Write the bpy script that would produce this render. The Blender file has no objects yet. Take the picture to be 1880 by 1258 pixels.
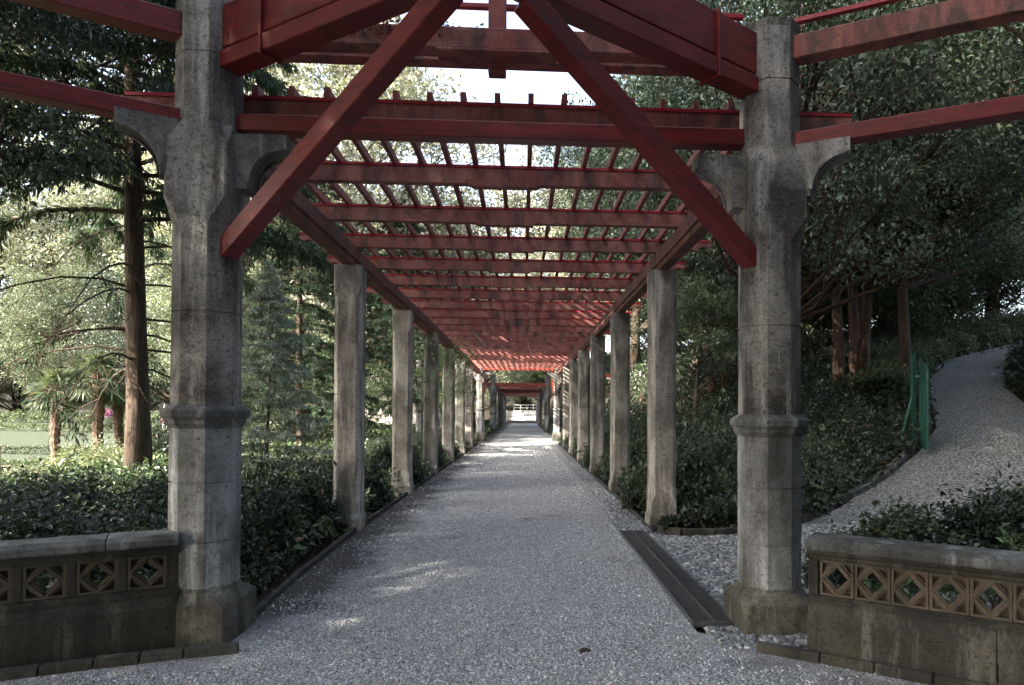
import bpy, math, random
import numpy as np
from mathutils import Vector, Matrix
rs = np.random.RandomState(7); random.seed(7)
PI = math.pi
scene = bpy.context.scene
COL = scene.collection
rad = math.radians

# ------------------------------------------------------------------ helpers
def tag(o, label=None, cat=None, group=None, kind=None):
    if label: o['label'] = label
    if cat: o['category'] = cat
    if group: o['group'] = group
    if kind: o['kind'] = kind
    return o

def empty(name, label, cat, loc=(0, 0, 0), rz=0, group=None):
    o = bpy.data.objects.new(name, None); COL.objects.link(o)
    o.location = loc; o.rotation_euler = (0, 0, rz); o.empty_display_size = .2
    return tag(o, label, cat, group)

def link(name, me, parent=None, loc=None, rz=0):
    o = bpy.data.objects.new(name, me); COL.objects.link(o)
    if parent: o.parent = parent
    if loc: o.location = loc
    if rz: o.rotation_euler = (0, 0, rz)
    return o

def copy_tree(o, parent=None):
    c = o.copy(); COL.objects.link(c); c.parent = parent
    for ch in list(o.children): copy_tree(ch, c)
    return c

class MB:
    """collects faces, builds one mesh"""
    def __init__(s): s.v = []; s.f = []
    def add(s, vs, fs, M=None):
        n = len(s.v)
        for p in vs:
            p = Vector(p)
            if M is not None: p = M @ p
            s.v.append(p)
        for f in fs: s.f.append([i + n for i in f])
    def box(s, x0, x1, y0, y1, z0, z1, M=None):
        v = [(x0,y0,z0),(x1,y0,z0),(x1,y1,z0),(x0,y1,z0),(x0,y0,z1),(x1,y0,z1),(x1,y1,z1),(x0,y1,z1)]
        s.add(v, [(0,3,2,1),(4,5,6,7),(0,1,5,4),(1,2,6,5),(2,3,7,6),(3,0,4,7)], M)
    def bar(s, a, b, w, h, up=(0, 0, 1), M=None):
        a = Vector(a); b = Vector(b); d = (b - a).normalized(); u = Vector(up)
        r = d.cross(u).normalized(); u = r.cross(d)
        vs = []
        for p in (a, b):
            for i, j in ((-1,-1),(1,-1),(1,1),(-1,1)): vs.append(p + r*i*w/2 + u*j*h/2)
        s.add(vs, [(3,2,1,0),(4,5,6,7),(0,1,5,4),(1,2,6,5),(2,3,7,6),(3,0,4,7)], M)
    def tube(s, pts, rr, n=6, cap=True):
        base = len(s.v); prev = None; L = len(pts)
        for i, p in enumerate(pts):
            p = Vector(p)
            d = (Vector(pts[min(i+1, L-1)]) - Vector(pts[max(i-1, 0)])).normalized()
            if prev is None:
                a = Vector((1,0,0)) if abs(d.x) < .8 else Vector((0,1,0))
                prev = d.cross(a).normalized()
            prev = (prev - d*prev.dot(d)).normalized(); q = d.cross(prev)
            for k in range(n):
                t = 2*PI*k/n; s.v.append(p + (prev*math.cos(t) + q*math.sin(t))*rr[i])
        for i in range(L-1):
            for k in range(n):
                a = base+i*n+k; b = base+i*n+(k+1) % n
                s.f.append([a, b, b+n, a+n])
        if cap:
            s.f.append([base+(L-1)*n+k for k in range(n)]); s.f.append([base+k for k in range(n)][::-1])
    def prism(s, poly, y0, y1, M=None):     # polygon in xz extruded along y
        n = len(poly)
        v = [(x, y0, z) for x, z in poly] + [(x, y1, z) for x, z in poly]
        f = [list(range(n)), list(range(2*n-1, n-1, -1))] + [[i, i+n, (i+1) % n+n, (i+1) % n] for i in range(n)]
        s.add(v, f, M)
    def loft(s, secs, M=None):              # (z, half, chamfer) eight-cornered sections
        vs = []; fs = []
        for z, a, c in secs:
            for x, y in ((-a+c,-a),(a-c,-a),(a,-a+c),(a,a-c),(a-c,a),(-a+c,a),(-a,a-c),(-a,-a+c)): vs.append((x, y, z))
        for i in range(len(secs)-1):
            for k in range(8): fs.append([i*8+k, i*8+(k+1) % 8, (i+1)*8+(k+1) % 8, (i+1)*8+k])
        fs.append([k for k in range(8)][::-1]); fs.append([(len(secs)-1)*8+k for k in range(8)])
        s.add(vs, fs, M)
    def mesh(s, name, mat, bevel=0, smooth=False):
        import bmesh
        me = bpy.data.meshes.new(name); me.from_pydata([tuple(p) for p in s.v], [], s.f)
        bm = bmesh.new(); bm.from_mesh(me)
        bmesh.ops.recalc_face_normals(bm, faces=bm.faces)
        if bevel:
            es = [e for e in bm.edges if len(e.link_faces) == 2 and e.calc_face_angle(0) > .5]
            bmesh.ops.bevel(bm, geom=es, offset=bevel, segments=1, affect='EDGES', clamp_overlap=True)
        bm.to_mesh(me); bm.free()
        me.materials.append(mat)
        if smooth: me.polygons.foreach_set('use_smooth', [True]*len(me.polygons))
        me.update(); return me
    def build(s, name, mat, parent=None, bevel=0, smooth=False, loc=None, rz=0):
        return link(name, s.mesh(name, mat, bevel, smooth), parent, loc, rz)

def rough(mb, amp, freq):                  # small wobble so long edges are not ruler-straight
    for p in mb.v:
        p.x += amp*math.sin(p.y*freq*1.3+p.z*7); p.z += amp*math.sin(p.x*freq+p.y*freq*.7+1)

# ------------------------------------------------------------------ materials
def mat_new(name):
    m = bpy.data.materials.new(name); m.use_nodes = True
    nt = m.node_tree; b = nt.nodes['Principled BSDF']
    return m, nt, b
def N(nt, t, **k):
    n = nt.nodes.new(t)
    for a, v in k.items():
        if a in n.inputs.keys() if hasattr(n.inputs, 'keys') else False: n.inputs[a].default_value = v
        else: setattr(n, a, v)
    return n
def noise(nt, vec, scale, detail=6, rough_=.6, dist=0):
    n = nt.nodes.new('ShaderNodeTexNoise'); n.inputs['Scale'].default_value = scale
    n.inputs['Detail'].default_value = detail; n.inputs['Roughness'].default_value = rough_; n.inputs['Distortion'].default_value = dist
    nt.links.new(vec, n.inputs['Vector']); return n.outputs['Fac']
def ramp(nt, fac, stops):
    r = nt.nodes.new('ShaderNodeValToRGB'); e = r.color_ramp.elements
    while len(e) < len(stops): e.new(.5)
    for i, (p, c) in enumerate(stops):
        e[i].position = p; e[i].color = (c, c, c, 1) if isinstance(c, (int, float)) else (*c, 1)
    nt.links.new(fac, r.inputs['Fac']); return r.outputs['Color']
def mix(nt, fac, a, b, mode='MIX'):
    m = nt.nodes.new('ShaderNodeMix'); m.data_type = 'RGBA'; m.blend_type = mode
    for s, v in ((0, fac), (6, a), (7, b)):
        if isinstance(v, (int, float)): m.inputs[s].default_value = v
        elif isinstance(v, tuple): m.inputs[s].default_value = (*v, 1)
        else: nt.links.new(v, m.inputs[s])
    return m.outputs[2]
def coords(nt, kind='Object', scale=(1, 1, 1), rot=(0, 0, 0)):
    t = nt.nodes.new('ShaderNodeTexCoord')
    if kind == 'World':
        g = nt.nodes.new('ShaderNodeNewGeometry'); out = g.outputs['Position']
    else: out = t.outputs[kind]
    mp = nt.nodes.new('ShaderNodeMapping'); mp.inputs['Scale'].default_value = scale; mp.inputs['Rotation'].default_value = rot
    nt.links.new(out, mp.inputs['Vector']); return mp.outputs['Vector']
def bump(nt, b, h, dist, strength=1.0):
    n = nt.nodes.new('ShaderNodeBump'); n.inputs['Distance'].default_value = dist; n.inputs['Strength'].default_value = strength
    nt.links.new(h, n.inputs['Height']); nt.links.new(n.outputs['Normal'], b.inputs['Normal'])

def concrete(name, light, dark, moss, mossamt=.5):
    m, nt, b = mat_new(name)
    w = coords(nt, 'World')
    streak = noise(nt, coords(nt, 'World', (4.5, 4.5, .55)), 1.2, 6, .65, .3)
    big = noise(nt, w, 1.7, 6, .62)
    grit = noise(nt, w, 130, 3, .7)
    grit2 = noise(nt, w, 34, 4, .75)
    c = mix(nt, ramp(nt, big, [(.40, 0), (.60, 1)]), dark, light)
    c = mix(nt, ramp(nt, streak, [(.53, 0), (.63, .8)]), c, tuple(min(1, x*1.6+.04) for x in light))
    c = mix(nt, ramp(nt, streak, [(.34, .8), (.45, 0)]), c, tuple(x*.35 for x in dark))
    mo = noise(nt, w, 3.1, 8, .7, .4)
    c = mix(nt, ramp(nt, mo, [(.62-.15*mossamt, 0), (.80-.15*mossamt, .75)]), c, moss)
    c = mix(nt, ramp(nt, grit2, [(.34, .8), (.47, 0)]), c, tuple(x*.4 for x in dark))
    c = mix(nt, ramp(nt, grit, [(.30, .55), (.55, 0)]), c, tuple(x*.35 for x in dark))
    c = mix(nt, ramp(nt, grit, [(.58, 0), (.75, .6)]), c, tuple(min(1, x*1.7+.05) for x in light))
    oi = nt.nodes.new('ShaderNodeObjectInfo'); c = mix(nt, 1.0, c, ramp(nt, oi.outputs['Random'], [(0, .68), (1, 1.0)]), 'MULTIPLY')
    nt.links.new(c, b.inputs['Base Color']); b.inputs['Roughness'].default_value = .9
    h = mix(nt, .5, grit, grit2, 'ADD'); bump(nt, b, h, .006, .8)
    return m

def painted(name, col, fade, dirt, dirtamt, rough_=.5, streaky=True, lichen=0):
    m, nt, b = mat_new(name); w = coords(nt, 'World')
    big = noise(nt, w, 2.3, 6, .65); fine = noise(nt, w, 60, 4, .7)
    st = noise(nt, coords(nt, 'World', (5, 5, 1.6)) if streaky else coords(nt, 'World', (3, 3, 30)), 1.0, 8, .68, .6)
    c = mix(nt, ramp(nt, big, [(.35, 0), (.68, 1)]), col, fade)
    c = mix(nt, ramp(nt, st, [(.36, dirtamt), (.54, 0)]), c, dirt)
    c = mix(nt, ramp(nt, fine, [(.32, dirtamt*.8), (.5, 0)]), c, dirt)
    if lichen:
        li = noise(nt, w, 9, 8, .75)
        c = mix(nt, ramp(nt, li, [(.64, 0), (.69, lichen)]), c, (.42, .40, .37))
    nt.links.new(c, b.inputs['Base Color']); b.inputs['Roughness'].default_value = rough_
    bump(nt, b, mix(nt, .5, fine, st, 'ADD'), .003, .6)
    return m

def gravel(name, cs, lo, hi, dirt, bd, patch=.5, border=False):
    m, nt, b = mat_new(name); w = coords(nt, 'World', (1, 1, 1))
    v = nt.nodes.new('ShaderNodeTexVoronoi'); v.inputs['Scale'].default_value = cs; v.voronoi_dimensions = '2D'
    wv = noise(nt, w, cs*.8, 2, .5)
    off = nt.nodes.new('ShaderNodeVectorMath'); off.operation = 'ADD'
    sc = nt.nodes.new('ShaderNodeVectorMath'); sc.operation = 'SCALE'; sc.inputs['Scale'].default_value = .35/cs
    nn = nt.nodes.new('ShaderNodeTexNoise'); nn.inputs['Scale'].default_value = cs*.7; nt.links.new(w, nn.inputs['Vector'])
    nt.links.new(nn.outputs['Color'], sc.inputs[0]); nt.links.new(sc.outputs[0], off.inputs[0]); nt.links.new(w, off.inputs[1])
    nt.links.new(off.outputs[0], v.inputs['Vector'])
    bw = nt.nodes.new('ShaderNodeSeparateColor'); nt.links.new(v.outputs['Color'], bw.inputs[0])
    c = mix(nt, ramp(nt, bw.outputs[0], [(0, 0), (.8, .75), (1, 1)]), lo, hi)
    c = mix(nt, ramp(nt, bw.outputs[1], [(.8, 0), (.95, .5)]), c, tuple(x*y for x, y in zip(hi, (1.05, .85, .7))))
    edge = ramp(nt, v.outputs['Distance'], [(.35, 0), (.75, .9)])
    c = mix(nt, edge, c, tuple(x*.22 for x in lo))
    pn = noise(nt, w, .8, 7, .68, .3)
    c = mix(nt, ramp(nt, pn, [(.57, 0), (.70, patch)]), c, dirt)
    if border:      # soil trodden in along both edges of the walk
        sx = nt.nodes.new('ShaderNodeSeparateXYZ'); nt.links.new(w, sx.inputs[0])
        ab = nt.nodes.new('ShaderNodeMath'); ab.operation = 'MULTIPLY'; ab.inputs[1].default_value = -1; nt.links.new(sx.outputs[0], ab.inputs[0])
        ad = nt.nodes.new('ShaderNodeMath'); ad.operation = 'MULTIPLY_ADD'; nt.links.new(noise(nt, w, 1.6, 7, .7), ad.inputs[0]); ad.inputs[1].default_value = 1.3; nt.links.new(ab.outputs[0], ad.inputs[2])
        sc_ = nt.nodes.new('ShaderNodeMath'); sc_.operation = 'MULTIPLY'; nt.links.new(ad.outputs[0], sc_.inputs[0]); sc_.inputs[1].default_value = .25
        yr = nt.nodes.new('ShaderNodeMapRange'); nt.links.new(sx.outputs[1], yr.inputs[0]); yr.inputs[1].default_value = 4.6; yr.inputs[2].default_value = 5.4
        ym = nt.nodes.new('ShaderNodeMath'); ym.operation = 'MULTIPLY'; nt.links.new(yr.outputs[0], ym.inputs[0]); nt.links.new(ramp(nt, sc_.outputs[0], [(.455, 0), (.55, .92)]), ym.inputs[1])
        c = mix(nt, ym.outputs[0], c, dirt)
    pn2 = noise(nt, w, 9, 6, .7)
    c = mix(nt, ramp(nt, pn2, [(.52, 0), (.75, .45)]), c, tuple(x*.6 for x in dirt))
    nt.links.new(c, b.inputs['Base Color']); b.inputs['Roughness'].default_value = .55
    inv = ramp(nt, v.outputs['Distance'], [(0, 1), (.35, .85), (.7, 0)])
    bump(nt, b, mix(nt, .35, inv, pn2, 'ADD'), bd, 1)
    return m

def soil(name, a, c_, scale=3):
    m, nt, b = mat_new(name); w = coords(nt, 'World')
    n1 = noise(nt, w, scale, 8, .7); n2 = noise(nt, w, 40, 5, .8)
    c = mix(nt, n1, a, c_); c = mix(nt, ramp(nt, n2, [(.35, .8), (.6, 0)]), c, tuple(x*.3 for x in a))
    nt.links.new(c, b.inputs['Base Color']); b.inputs['Roughness'].default_value = .95; b.inputs['Specular IOR Level'].default_value = .15
    bump(nt, b, n2, .03, 1); return m

def bark(name, a, c_, sc=1.0):
    m, nt, b = mat_new(name)
    v = coords(nt, 'Object', (9*sc, 9*sc, 1.1*sc)); n1 = noise(nt, v, 1.6, 8, .7, .5); n2 = noise(nt, coords(nt, 'Object', (1, 1, .5)), 22*sc, 4, .7)
    c = mix(nt, ramp(nt, n1, [(.36, 0), (.62, 1)]), tuple(x*.35 for x in a), c_); c = mix(nt, ramp(nt, n2, [(.4, .6), (.62, 0)]), c, a)
    nt.links.new(c, b.inputs['Base Color']); b.inputs['Roughness'].default_value = .95
    bump(nt, b, n1, .05/sc, 1); return m

def leafmat(name, rough_=.45, trans=.3, spec=.4):
    m, nt, b = mat_new(name)
    a = nt.nodes.new('ShaderNodeAttribute'); a.attribute_name = 'lc'
    oi = nt.nodes.new('ShaderNodeObjectInfo')
    hs = nt.nodes.new('ShaderNodeHueSaturation')
    mr = nt.nodes.new('ShaderNodeMapRange'); mr.inputs[3].default_value = .8; mr.inputs[4].default_value = 1.25
    nt.links.new(oi.outputs['Random'], mr.inputs[0]); nt.links.new(mr.outputs[0], hs.inputs['Value'])
    nt.links.new(a.outputs['Color'], hs.inputs['Color'])
    nt.links.new(hs.outputs[0], b.inputs['Base Color']); b.inputs['Roughness'].default_value = rough_; b.inputs['Specular IOR Level'].default_value = spec
    t = nt.nodes.new('ShaderNodeBsdfTranslucent'); ms = nt.nodes.new('ShaderNodeMixShader'); ms.inputs[0].default_value = trans
    tc = mix(nt, 1.0, hs.outputs[0], (1.15, 1.25, .8), 'MULTIPLY'); nt.links.new(tc, t.inputs['Color'])
    nt.links.new(b.outputs[0], ms.inputs[1]); nt.links.new(t.outputs[0], ms.inputs[2])
    nt.links.new(ms.outputs[0], nt.nodes['Material Output'].inputs['Surface'])
    return m

def plain(name, c, r=.6, metal=0):
    m, nt, b = mat_new(name); w = coords(nt, 'World'); n1 = noise(nt, w, 14, 6, .7)
    nt.links.new(mix(nt, ramp(nt, n1, [(.3, 0), (.7, 1)]), tuple(x*.6 for x in c), c), b.inputs['Base Color'])
    b.inputs['Roughness'].default_value = r; b.inputs['Metallic'].default_value = metal; bump(nt, b, n1, .002, .5); return m

M = dict(
    stone=concrete('pillar_stone', (.33, .32, .30), (.055, .051, .047), (.08, .068, .042), .35),
    stone_low=concrete('base_stone', (.36, .375, .385), (.13, .133, .13), (.085, .078, .05), .6),
    plinth=concrete('plinth_stone', (.17, .165, .14), (.055, .052, .042), (.06, .055, .032), .7),
    wall=concrete('wall_stone', (.085, .083, .07), (.035, .034, .028), (.07, .064, .038), .7),
    cap=concrete('cap_stone', (.20, .21, .21), (.075, .076, .072), (.08, .078, .05), .4),
    post=concrete('post_stone', (.46, .44, .40), (.17, .16, .14), (.13, .10, .05), .35),
    terra=painted('terracotta', (.10, .07, .056), (.145, .128, .103), (.05, .046, .036), .95, .9, True, .5),
    tile_grey=painted('weathered_tile', (.085, .068, .048), (.11, .095, .07), (.06, .052, .035), .85, .9),
    red=painted('red_paint', (.15, .008, .010), (.22, .018, .016), (.035, .006, .007), .65, .45, False, .25),
    redtop=painted('red_top', (.36, .014, .035), (.32, .02, .032), (.16, .012, .02), .4, .45),
    beam=painted('faded_red', (.26, .064, .053), (.38, .17, .14), (.06, .04, .035), .9, .8, True, .8),
    lath=painted('lath_red', (.26, .06, .05), (.34, .12, .10), (.05, .03, .028), .6, .7),
    side=painted('side_beam_red', (.19, .062, .048), (.24, .11, .085), (.06, .045, .04), .85, .8, True, .4),
    dark=plain('dark_iron', (.16, .165, .17), .5, .5),
    gravel=gravel('gravel', 85, (.33, .35, .365), (.86, .885, .90), (.034, .030, .027), .012, .7, True),
    cobble=gravel('cobbles', 27, (.17, .178, .18), (.50, .52, .53), (.05, .047, .042), .03, .55),
    soil=soil('soil', (.035, .028, .020), (.07, .055, .038)),
    lawn=soil('lawn', (.085, .11, .08), (.12, .145, .105), 1.2),
    bark_brown=bark('brown_bark', (.05, .036, .027), (.13, .092, .066)),
    bark_red=bark('reddish_bark', (.055, .034, .025), (.13, .08, .056)),
    bark_grey=bark('grey_bark', (.055, .048, .04), (.13, .11, .09)),
    palm_bark=bark('palm_bark', (.09, .06, .04), (.24, .165, .12), 3),
    pebble=leafmat('pebble', .55, 0, .5), leaf=leafmat('leaf'), leaf_gloss=leafmat('glossy_leaf', .40, .2, .5), needle=leafmat('needle', .6, .2, .25),
    green=painted('green_paint', (.012, .085, .066), (.025, .12, .095), (.008, .045, .036), .4, .5),
    white=plain('white_paint', (.6, .6, .58), .6), house=plain('house_plaster', (.70, .66, .60), .9),
    orange=painted('orange_red_board', (.24, .045, .028), (.30, .07, .045), (.25, .04, .03), .3, .6),
    roof=plain('roof_tile', (.30, .14, .09), .9), glass=plain('window_glass', (.03, .035, .04), .15),
)

# ------------------------------------------------------------------ terrain
def sm(a, b, x):
    t = np.clip((x-a)/(b-a), 0, 1); return t*t*(3-2*t)
def hgt(X, Y):
    X = np.asarray(X, float); Y = np.asarray(Y, float)
    u = .6*(X-2.7)+.45*(Y-8)-1.9
    s = np.logaddexp(0, u*1.2)/1.2; s = 30*np.tanh(s/30)
    r = .31*s*sm(2.6, 7, X)
    l = sm(8, 16, -X)*(-.8+.0326*np.clip(Y-22, 0, 60))
    c = .085*np.clip(Y-93, 0, 40)*sm(16, 9, np.abs(X))
    return r+l+c
def hz(x, y): return float(hgt(x, y))

def axis(lo, hi, a, b, fine):
    mid = list(np.arange(a, b+1e-6, fine)); out = []
    x = a; st = fine
    while x > lo: st *= 1.35; x -= st; out.append(x)
    L = out[::-1]; out = []; x = b; st = fine
    while x < hi: st *= 1.35; x += st; out.append(x)
    return np.array(L+mid+out)
def grid_mesh(name, xs, ys, mat, dz=0, extra=None):
    X, Y = np.meshgrid(xs, ys); Z = hgt(X, Y)+dz
    if extra is not None: Z = Z+extra(X, Y)
    V = np.stack([X, Y, Z], -1).reshape(-1, 3); nx = len(xs); ny = len(ys)
    i = np.arange(nx-1)[None, :]+np.arange(ny-1)[:, None]*nx
    F = np.stack([i, i+1, i+1+nx, i+nx], -1).reshape(-1, 4)
    return fast_mesh(name, V, F, mat)
def fast_mesh(name, V, F, mat, colors=None, smooth=True):
    me = bpy.data.meshes.new(name); nf = len(F)
    me.vertices.add(len(V)); me.vertices.foreach_set('co', np.ascontiguousarray(V, np.float32).ravel())
    me.loops.add(nf*4); me.loops.foreach_set('vertex_index', np.ascontiguousarray(F, np.int32).ravel())
    me.polygons.add(nf); me.polygons.foreach_set('loop_start', np.arange(0, nf*4, 4, dtype=np.int32))
    me.polygons.foreach_set('use_smooth', np.full(nf, smooth))
    if colors is not None:
        at = me.color_attributes.new('lc', 'FLOAT_COLOR', 'POINT')
        at.data.foreach_set('color', np.ascontiguousarray(colors, np.float32).ravel())
    me.materials.append(mat); me.update(calc_edges=True); return me

g = link('ground', grid_mesh('ground', axis(-320, 320, -28, 40, .5), axis(-120, 420, -6, 60, .5), M['soil'], -.03))
tag(g, kind='structure')
lw = link('lawn', grid_mesh('lawn', np.arange(-75, -13.4, 1.2), np.arange(14, 92, 1.2), M['lawn'], .0))
tag(lw, kind='structure')

def sheet(name, poly, z, mat):
    mb = MB(); mb.add([(x, y, z) for x, y in poly], [list(range(len(poly)))]); o = mb.build(name, mat); tag(o, kind='structure'); return o
def ribbon(name, Lp, Rp, mat, dz, n=14, sub=5):
    def res(P):
        P = np.array(P, float); t = np.arange(len(P)); tt = np.linspace(0, len(P)-1, (len(P)-1)*sub+1)
        return np.stack([np.interp(tt, t, P[:, 0]), np.interp(tt, t, P[:, 1])], -1)
    A = res(Lp); B = res(Rp); s = np.linspace(0, 1, n)[None, :, None]
    P = A[:, None]*(1-s)+B[:, None]*s; Z = hgt(P[..., 0], P[..., 1])+dz
    V = np.concatenate([P, Z[..., None]], -1).reshape(-1, 3); m = len(A)
    i = np.arange(n-1)[None, :]+np.arange(m-1)[:, None]*n
    F = np.stack([i, i+1, i+1+n, i+n], -1).reshape(-1, 4)
    o = link(name, fast_mesh(name, V, F, mat)); tag(o, kind='structure'); return o

CL = [(1.5, 8.72), (2.2, 8.35), (3.1, 8.5), (4.2, 9.3), (5.4, 10.4), (6.4, 11.1), (7.4, 12.0), (8.6, 13.4), (10.1, 16.0), (11.6, 18.6), (13.5, 20.7), (15.1, 21.7), (17.5, 22.6), (26, 25)]
CR = [(1.5, 4.3), (2.6, 4.2), (4.3, 3.8), (6.2, 4.6), (7.8, 6.6), (8.9, 8.6), (9.7, 10.6), (10.3, 12.4), (11.0, 14.1), (11.9, 15.9), (14.2, 19.0), (15.9, 20.1), (17.9, 21.0), (26, 23)]
ribbon('cobbled_path', CL, CR, M['cobble'], .0)
st = MB(); st.add([(1.40, 8.6, .001), (1.95, 8.6, .001), (1.95, 34, .001), (1.40, 34, .001)], [(0, 1, 2, 3)])
tag(st.build('cobbled_strip', M['cobble']), kind='structure')
sheet('gravel_path', [(-12, -15), (12, -15), (8, -.2), (2.02, 4.16), (1.43, 4.75), (1.44, 8.7), (1.50, 12), (1.62, 19.5), (1.74, 33), (3.0, 35), (3.0, 50), (1.86, 52), (1.86, 93), (-1.9, 93), (-1.9, 52), (-3.0, 50), (-3.0, 35), (-1.9, 33), (-1.9, 9), (-1.84, 6), (-1.75, 4.6), (-2.2, 4.42), (-8, 1.7)], .006, M['gravel'])
o = ribbon('gravel_path', [(-3.2, 92.5), (-3.6, 100), (-4, 112)], [(3.2, 92.5), (3.6, 100), (4, 112)], M['gravel'], .02, 6)

# kerbs ----------------------------------------------------------------
def kerb(name, pts, w, hgt_, seg, mat, jitter=.004):
    mb = MB(); P = [Vector((x, y, 0)) for x, y in pts]
    for a, b in zip(P[:-1], P[1:]):
        L = (b-a).length; n = max(1, round(L/seg)); d = (b-a)/n
        for i in range(n):
            p = a+d*i+d.normalized()*.004; q = a+d*(i+1)-d.normalized()*.004
            z0 = hz(p.x, p.y); z1 = hz(q.x, q.y); j = random.uniform(-jitter, jitter)
            mb.bar((p.x, p.y, z0+hgt_/2-.06+j), (q.x, q.y, z1+hgt_/2-.06+j), w+random.uniform(-jitter, jitter), hgt_+.12)
    o = mb.build(name, mat, bevel=.006); tag(o, kind='structure'); return o
kerb('kerb', [(-1.60, 4.50), (-1.9, 4.42), (-2.35, 4.27), (-2.85, 4.08), (-4.2, 3.45), (-6, 2.6)], .07, .065, .26, M['wall'])
kerb('kerb', [(1.72, 4.36), (2.05, 4.14), (2.55, 3.78), (3.4, 3.15), (5, 1.95)], .07, .065, .28, M['wall'])
kerb('kerb', [(-1.78, 5.0), (-1.90, 6.7), (-1.95, 9), (-1.95, 33)], .05, .05, 1.0, M['wall'], .008)
kerb('kerb', [(1.90, 8.75), (1.90, 33)], .05, .05, 1.0, M['wall'], .008)
kerb('kerb', [(1.95, 8.70), (2.2, 8.45), (2.6, 8.42), (3.1, 8.55), (4.15, 9.35), (5.35, 10.45)], .07, .09, .3, M['wall'])
kerb('kerb', [(5.35, 10.45), (6.35, 11.15), (7.3, 12.1), (8.5, 13.5), (10.0, 16.1), (11.5, 18.7), (13.4, 20.8), (15, 21.8), (17.5, 22.7)], .12, .08, .5, M['cap'])
kerb('kerb', [(-3.2, 35), (-3.2, 50), (-1.95, 52), (-1.95, 92)], .05, .05, 1.0, M['wall'])
kerb('kerb', [(3.2, 35), (3.2, 50), (1.95, 52), (1.95, 92)], .05, .05, 1.0, M['wall'])

# ------------------------------------------------------------------ pillars
OC = .5858
def joint(secs, z, a, c): secs += [(z-.006, a, c), (z-.002, a-.006, c), (z+.002, a-.006, c), (z+.006, a, c)]
def bracket_mesh():
    pts = [(0, 0), (.36, 0), (.36, -.10)]
    for k in range(0, 11):
        t = PI/2*k/10; pts.append((.335-.235*math.sin(t), -.10-.235*(1-math.cos(t))))
    pts += [(.10, -.38), (0, -.38)]
    mb = MB(); mb.prism(pts, -.09, .09)
    # raised rim along the arch
    for s in (-.105, .105):
        P = [Vector((.335-.235*math.sin(PI/2*k/10), s*.86, -.10-.235*(1-math.cos(PI/2*k/10)))) for k in range(11)]
        for a, b in zip(P[:-1], P[1:]): mb.bar(a, b, .03, .028, (0, 1, 0))
    return mb.mesh('bracket', M['stone'])
BR = bracket_mesh()
def pillar(par, name, x, y, dz, a1, a2, zt=4.45, far=False, top_brackets=True):
    """octagonal pier: plinth, lower shaft, moulded capital, upper shaft, brackets"""
    p = MB()
    p.loft([(-.3, .268, .03), (.255, .266, .03), (.265, .262, .035), (.335, .213, .11), (.36, .21, .115)])
    ob = p.build('pillar', M['plinth'], par, bevel=.006, loc=(x, y, dz))
    tag(ob, name)
    def sub(nm, secs, mat, bv=.005):
        q = MB(); q.loft(secs); q.build(nm, mat, ob, bevel=bv)
    s = [(.34, .207, .207*OC)]; joint(s, .66, .207, .207*OC); joint(s, 1.06, .207, .207*OC); s.append((1.43, .207, .207*OC))
    sub('lower_shaft', s, M['stone_low'], 0)
    def o8(z, a): return (z, a, a*OC)
    sub('capital', [o8(1.425, .212), o8(1.445, .222), o8(1.455, .234), o8(1.475, .236), o8(1.497, .246), o8(1.500, .258), o8(1.540, .262), o8(1.550, .256), o8(1.585, .21)], M['cap'], .003)
    s = [o8(1.583, .203)]; joint(s, 2.215, .203, .203*OC)
    s += [o8(2.81, .203), (2.815, .203, .203*OC), (2.98, .205, .012), (3.36, .205, .012), (3.50, .198, .198*OC)]
    joint(s, 3.97, .196, .196*OC); s += [o8(zt-.05, .193), o8(zt, .21)]
    sub('shaft', s, M['stone'], 0)
    for ang in (a1, a2):
        d = Vector((math.cos(ang), math.sin(ang), 0))
        b = link('bracket', BR, ob, (d.x*.195, d.y*.195, 3.455 if abs(d.y) < .1 else 3.51), ang)
    return ob

def ring_beam(par, name, a, b, z0, z1, w, mat, bv=.008):
    mb = MB(); mb.bar((a[0], a[1], (z0+z1)/2), (b[0], b[1], (z0+z1)/2), w, z1-z0)
    return mb.build(name, mat, par, bevel=bv)

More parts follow.
